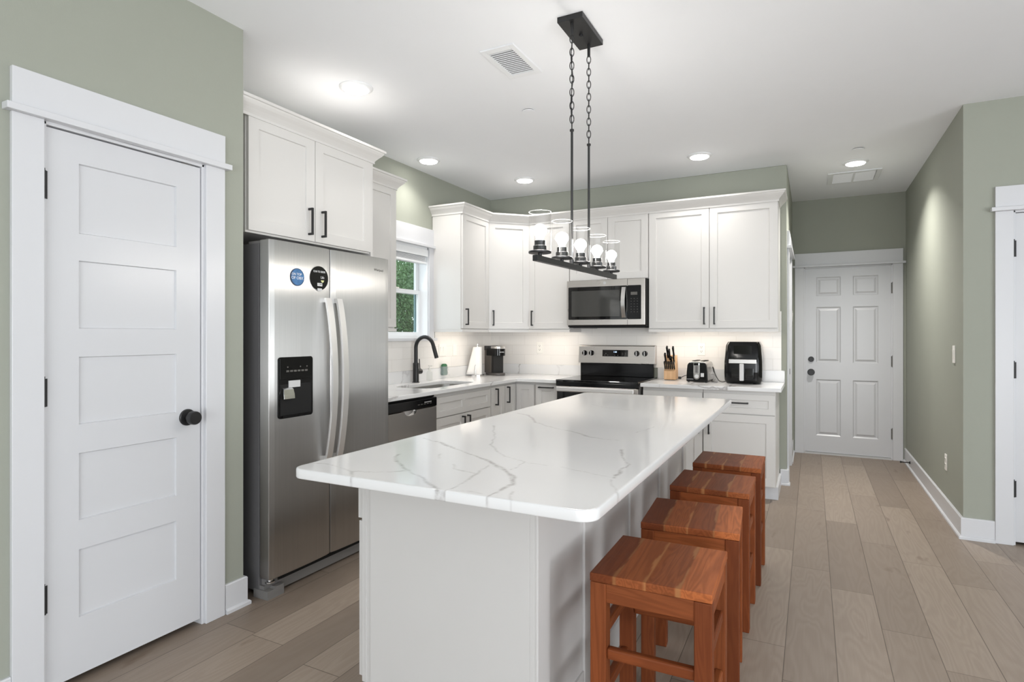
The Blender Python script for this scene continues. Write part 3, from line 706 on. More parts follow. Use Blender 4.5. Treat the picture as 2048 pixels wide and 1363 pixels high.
# feet, grille, hinge
B().box(0.008, FW-0.008, 0.055, 0.085, 0.012, 0.060).build('base_grille', 'grey', fr)
B().box(0.11, FW-0.11, 0.050, 0.056, 0.062, 0.085).build('vent_slot', 'dark', fr)
for x0, x1 in ((0.0, 0.10), (FW-0.10, FW)):
    B().prism([(x0, 0.0), (x1, 0.0), (x1, 0.05), ((x0+x1)/2, 0.05), ((x0+x1)/2-0.01, 0.042), (x0, 0.042)], 0.02, 0.12, 'y').build('foot', 'grey', fr)
B().lathe([(0.024, 0), (0.024, 0.006), (0.014, 0.008), (0.014, 0.024)], (0.035, 0.045, 0.074), 16).build('lower_hinge', 'chrome', fr, smooth=True)
B().box(0.02, 0.09, 0.055, 0.10, 0.06, 0.092).build('hinge_bracket', 'grey', fr)
B().box(0.012, 0.05, 0.03, 0.17, 1.752, 1.765).cyl((0.03, 0.05, 1.765), (0.03, 0.05, 1.772), 0.012, 12).build('upper_hinge', 'grey', fr)
# magnets on the freezer door
def disc(name, label, y, z, r, mat):
    t = thing(name, label, 'magnet', (-2.3398, y, z), PI/2)
    B().lathe([(r, 0), (r, 0.0016), (r*0.98, 0.002), (0, 0.002)], (0, 0, 0), 40, (0, -1, 0)).build('disc', mat, t)
    return t
t = disc('round_magnet', 'small blue round magnet on the left refrigerator door', 1.985+0.165, 1.593, 0.045, 'navy')
B().lathe([(0.041, 0.002), (0.041, 0.0023), (0, 0.0023)], (0, 0, 0), 36, (0, -1, 0)).build('picture', 'blue', t)
lettering('lettering', 'ON TOP', t, (-0.006, -0.0026, 0.014), 0.017, 'textw'); lettering('lettering', 'OF OBX', t, (-0.002, -0.0026, -0.005), 0.021, 'textw')
t = disc('round_magnet', 'larger black round magnet reading SCAN TO ORDER beside the refrigerator door gap', 1.985+0.313, 1.600, 0.064, 'gloss')
lettering('lettering', 'SCAN TO ORDER', t, (0.0, -0.0024, 0.034), 0.0145, 'textw', sx=0.74)
lettering('lettering', 'Life', t, (0.022, -0.0024, 0.004), 0.018, 'textw')
B().prism([(0.010, -0.010), (0.034, -0.010), (0.029, -0.020), (0.022, -0.023), (0.015, -0.020)], -0.0026, -0.002, 'y').build('bowl_emblem', 'texty', t)
B().box(-0.014, 0.020, -0.0026, -0.002, -0.042, -0.026).build('number_plate', 'textw', t)
lettering('lettering', 'C298', t, (0.003, -0.0030, -0.034), 0.0125, 'text')
B().box(-0.014, 0.018, -0.0026, -0.002, -0.068, -0.054).build('tab', 'lgrey', t)

# ------------------------------------------------------------------ dishwasher
dw = thing('dishwasher', 'stainless dishwasher with a black control strip beside the sink cabinet', 'dishwasher', (-2.50, 3.012, 0), PI/2)
B().box(0.002, 0.598, 0.03, 0.59, 0.03, 0.853).build('tub', 'dark', dw)
pk = [(0.002, 0.115), (0.598, 0.115), (0.598, 0.766)] + [(0.355 - 0.07*(1-math.cos(a)), 0.766 - 0.034*math.sin(a)) for a in [PI*i/12 for i in range(13)]] + [(0.002, 0.766)]
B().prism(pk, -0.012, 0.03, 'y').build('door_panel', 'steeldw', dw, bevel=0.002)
B().box(0.2, 0.37, 0.004, 0.012, 0.725, 0.772).build('pocket_handle', 'chrome', dw)
cp = B().box(0.002, 0.598, -0.016, 0.03, 0.769, 0.836).build('control_strip', 'gloss', dw, bevel=0.006)
B().box(0.01, 0.59, 0.006, 0.03, 0.838, 0.852).build('top_trim', 'dark', dw)
for k in range(5): B().box(0.36+k*0.036, 0.384+k*0.036, -0.0166, -0.016, 0.796, 0.802).build('icon', 'text', cp)
for k in range(5): B().box(0.44+k*0.018, 0.452+k*0.018, -0.0166, -0.016, 0.808, 0.813).build('icon', 'textw', cp)
B().box(0.002, 0.598, 0.05, 0.06, 0, 0.105).build('kick_plate', 'gloss', dw)

# ------------------------------------------------------------------ range
rg_ = thing('range', 'stainless electric range with a black glass top under the microwave', 'stove', (-2.06, 4.885, 0))
RW = 0.756
B().box(0.003, RW-0.003, 0.03, 0.655, 0.02, 0.868).build('oven_body', 'dark', rg_)
B().box(0.0, 0.004, 0.03, 0.655, 0.02, 0.872).box(RW-0.004, RW, 0.03, 0.655, 0.02, 0.872).build('side_panel', 'grey', rg_)
B().box(0, RW, -0.012, 0.66, 0.872, 0.894).build('cooktop', 'glassblack', rg_, bevel=0.005)
B().box(0.0, RW, -0.008, 0.03, 0.838, 0.872).build('front_lip', 'gloss', rg_, bevel=0.003)
od = B().box(0.004, RW-0.004, -0.006, 0.03, 0.22, 0.835).build('oven_door', 'steelw', rg_, bevel=0.004)
B().box(0.012, RW-0.012, -0.008, -0.005, 0.29, 0.786).build('oven_window', 'glassblack', od)
B().box(0.02, RW-0.03, -0.052, -0.026, 0.792, 0.832).box(0.03, 0.06, -0.028, -0.004, 0.797, 0.827).box(RW-0.07, RW-0.04, -0.028, -0.004, 0.797, 0.827).build('handle', 'satin', od, bevel=0.006)
B().box(0.004, RW-0.004, -0.004, 0.03, 0.05, 0.21).build('storage_drawer', 'steelw', rg_, bevel=0.003)
B().box(0.015, RW-0.015, 0.585, 0.625, 0.894, 1.02).build('rear_riser', 'gloss', rg_, bevel=0.004)
bg_ = B().prism([(0.57, 1.02), (0.655, 1.02), (0.655, 1.195), (0.60, 1.195), (0.588, 1.188)], 0.0, RW, 'x').build('backguard', 'steelw', rg_, bevel=0.003)
tl = math.atan2(0.018, 0.168); yat = lambda z: 0.57 + (z-1.02)*0.018/0.168
B().box(-0.127, 0.127, -0.003, 0.001, -0.032, 0.032).xf(Matrix.Translation((0.372, yat(1.118), 1.118)) @ Matrix.Rotation(-tl, 4, 'X')).build('display', 'glassblack', bg_)
lettering('display_digits', '1:18', bg_, (0.372, yat(1.13)-0.0042, 1.130), 0.019, 'digits', rot=(PI/2 - tl, 0, 0))
for x, z in ((0.27, 1.10), (0.30, 1.10), (0.28, 1.115), (0.37, 1.098), (0.40, 1.098), (0.445, 1.105), (0.475, 1.105), (0.445, 1.12), (0.475, 1.12)):
    B().box(x-0.006, x+0.006, yat(z)-0.0042, yat(z)-0.003, z-0.003, z+0.003).build('icon', 'text', bg_)
for x in (0.062, 0.133, 0.585, 0.662):
    c = Vector((x, yat(1.118), 1.118)); ax = (0, -math.cos(tl), math.sin(tl)*0)
    k = B().lathe([(0.026, 0), (0.026, 0.004), (0.023, 0.006), (0.021, 0.024), (0.018, 0.027), (0, 0.027)], c, 24, ax).build('knob', 'gloss', bg_, smooth=True)
    B().box(x-0.003, x+0.004, c.y-0.031, c.y-0.02, 1.098, 1.138).build('knob_pointer', 'lgrey', k)

# ------------------------------------------------------------------ microwave
mw = thing('microwave', 'stainless over-the-range microwave with a black glass door', 'microwave', (-2.063, 5.15, 0))
B().box(0.002, 0.752, 0.03, 0.40, 1.372, 1.802).build('case', 'dark', mw)
fa = B().box(0.0, 0.745, 0.0, 0.035, 1.385, 1.803).build('door_frame', 'steelw', mw, bevel=0.004)
B().prism(rrect(0.018, 0.585, 1.437, 1.742, 0.008), -0.004, 0.002, 'y').build('door_glass', 'glassblack', mw)
B().prism(rrect(0.05, 0.515, 1.465, 1.705, 0.006), -0.0046, -0.004, 'y').build('viewing_window', plain('smoked_mesh_glass', s2l(66, 66, 64), 0.05, var=0.03, spec=0.6), mw)
cpn = B().prism(rrect(0.588, 0.712, 1.437, 1.742, 0.008), -0.004, 0.002, 'y').build('control_panel', 'gloss', mw)
B().box(0.618, 0.678, -0.005, -0.0038, 1.655, 1.682).build('display', 'text', cpn)
for i in range(3):
    for j in range(6): B().box(0.618+i*0.028, 0.626+i*0.028, -0.0048, -0.0038, 1.50+j*0.024, 1.504+j*0.024).build('key_legend', 'text', cpn)
B().box(0.5855, 0.5875, -0.002, 0.03, 1.386, 1.802).build('door_gap', 'dark', mw)
rgs = []
for i in range(19):
    t_ = i/18; z = 1.452 + 0.276*t_; o_ = 0.012 + 0.034*math.sin(PI*t_)
    rgs.append([(0.537, -o_, z), (0.572, -o_, z), (0.572, 0.010-o_, z), (0.537, 0.010-o_, z)])
B().loft(rgs).build('handle', 'steelh', mw, smooth=True)
B().lathe([(0.011, 0), (0.013, 0), (0.013, 0.001), (0.011, 0.001)], (0.372, 0.0, 1.773), 20, (0, -1, 0)).build('round_emblem', 'lgrey', mw)
B().box(0.02, 0.73, 0.02, 0.35, 1.362, 1.372).build('underside_grille', 'dark', mw)
B().box(0.05, 0.2, 0.05, 0.30, 1.357, 1.363).build('filter_cover', 'grey', mw)

# ------------------------------------------------------------------ small appliances on the worktops
# air fryer
af = thing('air_fryer', 'large black air fryer with a silver handle at the hallway end of the worktop', 'air fryer', (-0.512, 5.345, CO))
rings = []
for z, hw, hd in ((0.006, 0.138, 0.128), (0.03, 0.148, 0.14), (0.09, 0.150, 0.145), (0.19, 0.149, 0.143), (0.32, 0.138, 0.13), (0.335, 0.132, 0.124), (0.352, 0.122, 0.115), (0.352, 0.09, 0.08)):
    rings.append([(x, y, z) for x, y in rrect(-hw, hw, -hd, hd, min(0.05, hd*0.4), 6)])
B().loft(rings).build('housing', 'gloss', af, smooth=True, angle=35)
bk = []
for z, hw, y in ((0.03, 0.118, -0.147), (0.10, 0.120, -0.150), (0.19, 0.120, -0.148)):
    bk.append([(-hw, y+0.004, z), (-hw+0.02, y-0.004, z), (hw-0.02, y-0.004, z), (hw, y+0.004, z), (hw, y+0.02, z), (-hw, y+0.02, z)])
dr = B().loft(bk).build('basket_drawer', 'gloss', af, bevel=0.004)
for x0, x1 in ((-0.085, -0.022), (0.022, 0.085)): B().box(x0, x1, -0.1565, -0.150, 0.05, 0.132).build('basket_window', 'glassblack', dr, bevel=0.002)
B().box(-0.02, 0.014, -0.192, -0.166, 0.03, 0.172).box(-0.016, 0.010, -0.168, -0.146, 0.145, 0.168).build('handle', 'lgrey', dr, bevel=0.006)
B().box(-0.108, 0.108, -0.156, -0.13, 0.172, 0.207).build('silver_band', 'bowl', af, bevel=0.003)
B().box(-0.07, 0.07, -0.143, -0.138, 0.25, 0.32).xf(Matrix.Translation((0, 0.006, 0))).build('touch_panel', 'glassblack', af)
for sx in (-0.09, 0.09):
    for sy in (-0.09, 0.09): B().cyl((sx, sy, 0), (sx, sy, 0.008), 0.014, 12).build('foot', 'black', af)
pts = [(-0.148, 0.03, 0.03), (-0.18, 0.02, 0.012), (-0.21, 0.03, 0.04), (-0.24, 0.06, 0.09), (-0.258, 0.09, 0.14), (-0.278, 0.12, 0.150), (-0.30, 0.14, 0.12), (-0.325, 0.17, 0.14), (-0.345, 0.181, 0.21)]
def smooth_pts(P, k=6):
    P = [Vector(p) for p in P]; out = []
    for i in range(len(P)-1):
        p0, p1, p2, p3 = P[max(i-1, 0)], P[i], P[i+1], P[min(i+2, len(P)-1)]
        for j in range(k):
            t = j/k; out.append(0.5*((2*p1) + (p2-p0)*t + (2*p0-5*p1+4*p2-p3)*t*t + (3*p1-p0-3*p2+p3)*t**3))
    return out + [P[-1]]
B().tube(smooth_pts([(-0.14, -0.02, 0.012), (-0.175, -0.03, 0.004), (-0.21, -0.01, 0.020), (-0.245, 0.03, 0.075), (-0.258, 0.05, 0.115), (-0.266, 0.06, 0.125), (-0.268, 0.075, 0.12), (-0.262, 0.10, 0.08)]), 0.0035, 8).build('cord', 'black', af, smooth=True)
# toaster seen from its end
to = thing('toaster', 'black two-slice toaster with a silver lever track, left of the air fryer', 'toaster', (-0.878, 5.375, CO), math.radians(-3))
rings = []
for y, k in ((-0.13, 0.94), (-0.125, 0.97), (0.125, 0.97), (0.13, 0.94)):
    prof = [(-0.092, 0.012), (0.092, 0.012), (0.090, 0.08), (0.084, 0.15), (0.074, 0.172), (0.05, 0.182), (-0.05, 0.182), (-0.074, 0.172), (-0.084, 0.15), (-0.090, 0.08)]
    rings.append([(x*k, y, 0.095+(z-0.095)*k) for x, z in prof])
B().loft(rings).build('shell', plain('brushed_metal_shell', (0.6, 0.59, 0.58), 0.3, 1.0), to, bevel=0.003)
ec = B().prism([(-0.090, 0.006), (0.090, 0.006), (0.086, 0.09), (0.080, 0.148), (0.068, 0.168), (-0.068, 0.168), (-0.080, 0.148), (-0.086, 0.09)], -0.150, -0.124, 'y').build('end_cover', 'gloss', to, bevel=0.006)
B().prism([(x, z) for x, z in [(-0.026, 0.178), (-0.026, 0.05)] + [(0.026*math.cos(a), 0.05+0.026*math.sin(a)) for a in [PI + PI*i/10 for i in range(11)]] + [(0.026, 0.05), (0.026, 0.178)]], -0.153, -0.149, 'y').build('lever_track', 'chrome', ec)
B().box(-0.018, 0.018, -0.1545, -0.1525, 0.082, 0.142).build('slot_plate', 'grey', ec)
B().box(-0.0015, 0.0015, -0.1555, -0.154, 0.082, 0.142).build('lever_slot', 'dark', ec)
B().box(-0.02, 0.02, -0.175, -0.152, 0.146, 0.168).build('lever', 'gloss', ec, bevel=0.004)
B().lathe([(0.018, 0), (0.016, 0.014), (0.013, 0.017), (0, 0.017)], (0, -0.152, 0.052), 20, (0, -1, 0)).build('dial', 'lgrey', ec, smooth=True)
B().box(0.034, 0.062, -0.1515, -0.149, 0.048, 0.080).build('sticker', 'lgrey', ec)
lettering('brand_lettering', 'BLACK+DECKER', ec, (-0.056, -0.1508, 0.026), 0.0075, 'textw')
for sx in (-0.036, 0.036): B().box(sx-0.014, sx+0.014, -0.10, 0.10, 0.178, 0.1845).build('bread_slot', 'dark', to)
for sx in (-0.075, 0.075):
    for sy in (-0.12, 0.11): B().cyl((sx, sy, 0), (sx, sy, 0.012), 0.009, 10).build('foot', 'black', to)
B().tube(smooth_pts([(-0.085, 0.0, 0.05), (-0.105, -0.04, 0.052), (-0.13, -0.06, 0.044), (-0.155, -0.07, 0.030)]), 0.003, 8).build('cord', 'black', to, smooth=True)
B().box(-0.178, -0.152, -0.078, -0.060, 0.015, 0.038).build('plug', 'black', to, bevel=0.003)
B().tube(smooth_pts([(0.084, -0.02, 0.02), (0.11, -0.06, 0.008), (0.14, -0.09, 0.004), (0.165, -0.10, 0.004)]), 0.003, 8).build('cord_tail', 'black', to, smooth=True)
B().tube(smooth_pts([(0.10 + 0.028*math.cos(a), 0.02, 0.035 + 0.028*math.sin(a)) for a in [2*PI*i/14 for i in range(15)]], 2), 0.0012, 6).build('cord_tie', 'grey', to, smooth=True)
# knife block and the knives in it
kb_loc, kb_rot = (-1.148, 5.435, CO), math.radians(3)
kb = thing('knife_block', 'pale wooden knife block full of black handles beside the range', 'knife block', kb_loc, kb_rot)
# side profile (y, z): low front, tall back, slanted top
KP = [(-0.085, 0.004), (0.075, 0.004), (0.062, 0.10), (0.020, 0.225), (0.006, 0.222), (-0.070, 0.088), (-0.082, 0.083)]
B().prism(KP, -0.052, 0.052, 'x').build('block', 'lightwood', kb, bevel=0.003)
B().box(-0.045, 0.045, -0.08, 0.06, 0, 0.004).build('base_pad', 'black', kb)
nrm = Vector((0, -0.87, 0.493)); ax = Vector((0, -0.60, 0.80)).normalized()
km = Matrix.Translation(kb_loc) @ Matrix.Rotation(kb_rot, 4, 'Z')
def knife(x, t, L, wd, label, grp, th=0.009):
    p = Vector((x, -0.070 + 0.076*t, 0.088 + 0.134*t))
    k = thing('knife', label, 'knife', km @ (p + nrm*0.0015 + ax*(0.6*wd)), kb_rot, grp)
    q = ax; up = Vector((0, q.z, -q.y)); X = Vector((1, 0, 0)); rings = []
    for s, a in ((0.0, 0.8), (0.02, 1.0), (L*0.5, 0.82), (L*0.8, 1.0), (L*0.93, 1.15), (L, 0.75)):
        c = q*s; rings.append([c + X*(sx*th*min(a, 1)) + up*(sy*wd*a) for sx, sy in ((-1, -0.8), (-0.6, -1), (0.6, -1), (1, -0.8), (1, 0.8), (0.6, 1), (-0.6, 1), (-1, 0.8))])
    B().loft(rings).build('handle', 'gloss', k, bevel=0.001)
for k in range(6): knife(-0.041 + k*0.0164, 0.06, 0.085, 0.010, 'black-handled steak knife in the lower row of the knife block', 'steak knives in the block', 0.0065)
for x, t_, L, lb in ((-0.040, 0.48, 0.105, 'black-handled knife at the left edge of the knife block'), (-0.024, 0.80, 0.13, 'tall black-handled knife second from the left in the knife block'), (-0.004, 0.66, 0.12, 'tall black-handled knife in the middle of the knife block'),
                   (0.030, 0.78, 0.13, 'tall black-handled knife at the upper right of the knife block'), (0.012, 0.42, 0.075, 'short black-handled knife between the steak knives and tall knives'), (0.034, 0.45, 0.08, 'short black-handled knife at the right of the knife block')):
    knife(x, t_, L, 0.013, lb, 'kitchen knives in the block', 0.0085)
# coffee maker in profile, facing right
cm = thing('coffee_maker', 'grey and black pod coffee maker in the corner of the worktop', 'coffee maker', (-2.885, 5.235, CO), math.radians(62))
B().box(-0.06, 0.06, -0.02, 0.115, 0.02, 0.255).build('body', plain('dark_slate_plastic', s2l(88, 82, 76), 0.3), cm, bevel=0.008)
B().prism([(x, y) for x, y in rrect(-0.063, 0.063, -0.125, 0.11, 0.05, 8)], 0.198, 0.272, 'z').build('brew_head', 'gloss', cm, bevel=0.004)
B().prism([(x, y) for x, y in rrect(-0.063, 0.063, -0.126, 0.02, 0.05, 8)], 0.268, 0.296, 'z').build('lid', 'steelh', cm, bevel=0.006)
B().prism([(x, y) for x, y in rrect(-0.062, 0.062, 0.02, 0.125, 0.02, 5)], 0.25, 0.297, 'z').build('water_tank_lid', 'black', cm, bevel=0.004)
B().prism([(x, y) for x, y in rrect(-0.063, 0.063, -0.125, 0.12, 0.05, 8)], 0.0, 0.024, 'z').build('drip_tray', plain('slate_base', s2l(84, 80, 78), 0.35), cm, bevel=0.004)
B().box(-0.058, 0.058, -0.062, -0.02, 0.024, 0.20).build('cup_recess', 'black', cm)
lettering('brand_lettering', 'KEURIG', cm, (0, -0.1258, 0.235), 0.016, 'textw')
# paper towel roll on a holder
pt = thing('paper_towel', 'white paper towel roll with a loose sheet on a metal holder', 'paper towel', (-3.005, 5.085, CO))
B().lathe([(0.07, 0), (0.07, 0.008), (0.066, 0.011), (0, 0.011)], (0, 0, 0), 30).build('holder_base', 'chrome', pt, smooth=True)
B().cyl((0, 0, 0.01), (0, 0, 0.30), 0.005, 10).lathe([(0.0, 0.295), (0.009, 0.302), (0.011, 0.312), (0.007, 0.321), (0, 0.324)], (0, 0, 0), 14).build('holder_rod', 'chrome', pt, smooth=True)
B().lathe([(0.018, 0.012), (0.046, 0.012), (0.046, 0.288), (0.018, 0.288)], (0, 0, 0), 32).build('roll', 'paper', pt, smooth=True)
sh = B(); a0 = math.radians(-70)
rows = []
for i in range(9):
    z = 0.288 - 0.276*i/8; k = i/8
    row = []
    for j in range(9):
        s = j/8; a = a0 - s*1.15
        r_ = 0.047 + 0.045*k*s*s
        row.append((r_*math.cos(a) - 0.02*k*s, r_*math.sin(a) - 0.016*k*s, z))
    rows.append(row)
vs = [p for r in rows for p in r]; fs = [(i*9+j, i*9+j+1, i*9+j+10, i*9+j+9) for i in range(8) for j in range(8)]
sh.add(vs, fs); o = sh.build('loose_sheet', 'paper', pt, smooth=True); sm = o.modifiers.new('thickness', 'SOLIDIFY'); sm.thickness = 0.0008
B().tube(smooth_pts([(0.0, -0.062, 0.01), (0.002, -0.064, 0.06), (0.004, -0.058, 0.10), (0.012, -0.056, 0.10), (0.012, -0.062, 0.01)]), 0.0018, 8).build('tension_arm', 'chrome', pt, smooth=True)

# outlets and switches
def plate(name, label, loc, rotz, kind, wd=0.07, ht=0.115, cat='outlet'):
    t = thing(name, label, cat, loc, rotz)
    B().box(-wd/2, wd/2, -0.006, 0, -ht/2, ht/2).build('plate', 'white', t, bevel=0.0025)
    if kind == 'outlet':
        for z in (-0.02, 0.02):
            s = B().prism(rrect(-0.016, 0.016, z-0.014, z+0.014, 0.009, 5), -0.0085, -0.005, 'y').build('socket', 'white', t)
            B().box(-0.008, -0.0055, -0.0092, -0.008, z-0.002, z+0.008).box(0.0055, 0.008, -0.0092, -0.008, z-0.002, z+0.008).lathe([(0.003, 0), (0.003, 0.0007)], (0, -0.0085, z-0.008), 8, (0, -1, 0)).build('slot', 'dark', s)
    else:
        n = 2 if kind == 'double' else 1
        for k in range(n):
            x = (k - (n-1)/2)*0.046
            B().prism([(-0.0065, -0.033), (-0.010, 0.033), (-0.005, 0.033), (-0.005, -0.033)], x-0.0165, x+0.0165, 'x').build('rocker', 'white', t)
    return t
plate('wall_outlet', 'white outlet on the tiled wall left of the range', (-2.524, YB-0.010, 1.161), 0, 'outlet')
plate('wall_outlet', 'white outlet on the tiled wall above the toaster', (-0.898, YB-0.010, 1.164), 0, 'outlet')
plate('light_switch', 'white double switch plate on the tiles right of the tap', (XS+0.010, 4.605, 1.15), PI/2, 'double', 0.117, 0.115, 'switch')
plate('light_switch', 'white single switch plate on the tiles near the paper towel', (XS+0.010, 4.815, 1.147), PI/2, 'single', 0.07, 0.115, 'switch')
plate('light_switch', 'white light switch on the hallway right wall', (XHR, 4.873, 1.165), -PI/2, 'single', 0.07, 0.118, 'switch')
plate('wall_outlet', 'white outlet low on the hallway right wall', (XHR, 5.135, 0.385), -PI/2, 'outlet')
plate('light_switch', 'white switch high beside the hall end door, on the left', (XHL, 7.02, 1.50), PI/2, 'single', 0.07, 0.115, 'switch')
# door stop on the hall baseboard
t = thing('door_stop', 'black rod door stop on the hallway right baseboard', 'door stop', (XHR-0.014, 6.75, 0.065), -PI/2)
B().lathe([(0.014, 0), (0.012, 0.006), (0.005, 0.012), (0.005, 0.07)], (0, 0, 0), 14, (0, -1, 0)).build('rod', 'black', t, smooth=True)
B().lathe([(0.009, 0.07), (0.010, 0.082), (0, 0.084)], (0, 0, 0), 12, (0, -1, 0)).build('rubber_tip', 'black', t, smooth=True)

# ------------------------------------------------------------------ island
IX0, IX1, IY0, IY1 = -1.445, -0.452, 1.295, 3.97
isl = thing('kitchen_island', 'long white kitchen island base with battened sides under the quartz top', 'kitchen island', (0, 0, 0))
bx0, bx1, by0, by1 = -1.385, -0.722, 1.56, 3.82
B().box(bx0, bx1-0.018, by0+0.006, by1, 0.10, 0.8535).box(bx0+0.07, bx1-0.018, by0+0.006, by1, 0, 0.10).build('carcass', 'islandpaint', isl)
B().box(bx0+0.041, bx1-0.018, by0-0.008, by0+0.006, 0, 0.8535).build('end_panel', 'islandpaint', isl, bevel=0.0015)
B().box(bx0, bx0+0.038, by0-0.002, by0+0.006, 0.1, 0.8535).box(bx0+0.018, bx0+0.0205, by0-0.005, by0, 0.1, 0.8535).build('face_frame', 'islandpaint', isl, bevel=0.001)
B().box(bx1-0.018, bx1, by0-0.008, by1, 0, 0.8535).build('back_panel', 'islandpaint', isl, bevel=0.001)
for y0, y1 in ((1.552, 1.64), (1.95, 2.03), (2.53, 2.61), (3.10, 3.18), (3.735, 3.82)):
    B().box(bx1, bx1+0.010, y0, y1, 0.0, 0.8535).build('batten', 'islandpaint', isl, bevel=0.0015)
B().box(bx1, bx1+0.008, 1.64, 3.735, 0.0, 0.11).build('skirting', 'islandpaint', isl, bevel=0.0015)
n = 4; wdt = (by1-by0-0.02)/n
for k in range(n):      # drawers and doors on the side towards the refrigerator
    y0 = by0 + 0.002 + k*wdt
    dr = B().door(-(y0+wdt-0.003), -(y0+0.003), 0.662, 0.835, -0.022, 0.0, [(-(y0+wdt-0.05), -(y0+0.05), 0.705, 0.79)]).xf(Matrix.Translation((bx0, 0, 0)) @ Matrix.Rotation(-PI/2, 4, 'Z')).build('drawer', 'islandpaint', isl)
    B().box(bx0-0.056, bx0-0.046, y0+wdt/2-0.075, y0+wdt/2+0.075, 0.745, 0.756).box(bx0-0.048, bx0-0.022, y0+wdt/2-0.075, y0+wdt/2-0.063, 0.745, 0.756).box(bx0-0.048, bx0-0.022, y0+wdt/2+0.063, y0+wdt/2+0.075, 0.745, 0.756).build('handle', 'black', dr)
    B().door(-(y0+wdt-0.003), -(y0+0.003), 0.115, 0.652, -0.018, 0.0, [(-(y0+wdt-0.065), -(y0+0.065), 0.18, 0.587)]).xf(Matrix.Translation((bx0, 0, 0)) @ Matrix.Rotation(-PI/2, 4, 'Z')).build('door', 'islandpaint', isl)
# quartz top with its veins
VEINS = {'a': (0.0075, [(-1.381,1.914),(-1.255,1.855),(-1.138,1.783),(-1.047,1.727),(-0.97,1.685),(-0.893,1.624),(-0.823,1.567),(-0.769,1.507),(-0.74,1.436),(-0.74,1.371),(-0.738,1.29)]),
 'b': (0.0048, [(-1.425,1.386),(-1.363,1.392),(-1.281,1.365),(-1.24,1.35),(-1.175,1.376),(-1.125,1.399),(-1.1,1.431),(-1.094,1.441)]),
 'c': (0.0055, [(-1.094,1.441),(-1.147,1.475),(-1.203,1.519),(-1.257,1.578),(-1.269,1.614)]),
 'd': (0.0065, [(-1.09,1.435),(-1.021,1.393),(-0.952,1.341),(-0.896,1.303),(-0.87,1.29)]),
 'e': (0.0048, [(-0.862,1.295),(-0.861,1.361),(-0.881,1.465),(-0.9,1.551),(-0.917,1.629)]),
 'f': (0.004, [(-0.893,1.499),(-0.941,1.513),(-0.979,1.52),(-1.022,1.575)]),
 'g': (0.0045, [(-0.82,1.592),(-0.822,1.642),(-0.835,1.708),(-0.888,1.739),(-0.926,1.748),(-1.002,1.83),(-1.072,1.913),(-1.129,2.044),(-1.287,2.318)]),
 'h': (0.0028, [(-0.832,1.702),(-0.77,1.698),(-0.691,1.692),(-0.599,1.663),(-0.52,1.635)]),
 'i': (0.0035, [(-0.51,1.625),(-0.494,1.563),(-0.471,1.522),(-0.443,1.439)]),
 'j': (0.005, [(-0.512,1.633),(-0.509,1.687),(-0.519,1.746),(-0.515,1.829),(-0.555,1.891),(-0.584,1.957),(-0.611,2.054)]),
 'k': (0.0065, [(-1.372,2.74),(-1.283,2.691),(-1.157,2.499),(-1.016,2.385),(-0.912,2.338),(-0.798,2.243),(-0.725,2.223),(-0.671,2.224)]),
 'l': (0.0028, [(-0.863,1.308),(-0.814,1.32),(-0.766,1.32)]), 'm': (0.003, [(-0.665,1.29),(-0.671,1.30),(-0.679,1.318),(-0.706,1.376)]),
 'n': (0.004, [(-1.158,3.294),(-1.036,3.177),(-0.885,3.145)]), 'o': (0.0035, [(-0.665,2.433),(-0.636,2.546),(-0.629,2.62)]),
 'p': (0.003, [(-1.144,1.691),(-1.112,1.624)]), 'q': (0.006, [(-1.24,1.35),(-1.184,1.29)])}
STR = {'a': .75, 'b': .5, 'c': .6, 'd': .7, 'e': .6, 'f': .5, 'g': .55, 'h': .35, 'i': .4, 'j': .6, 'k': .55, 'l': .3, 'm': .5, 'n': .4, 'o': .4, 'p': .5, 'q': .55}
import numpy as np
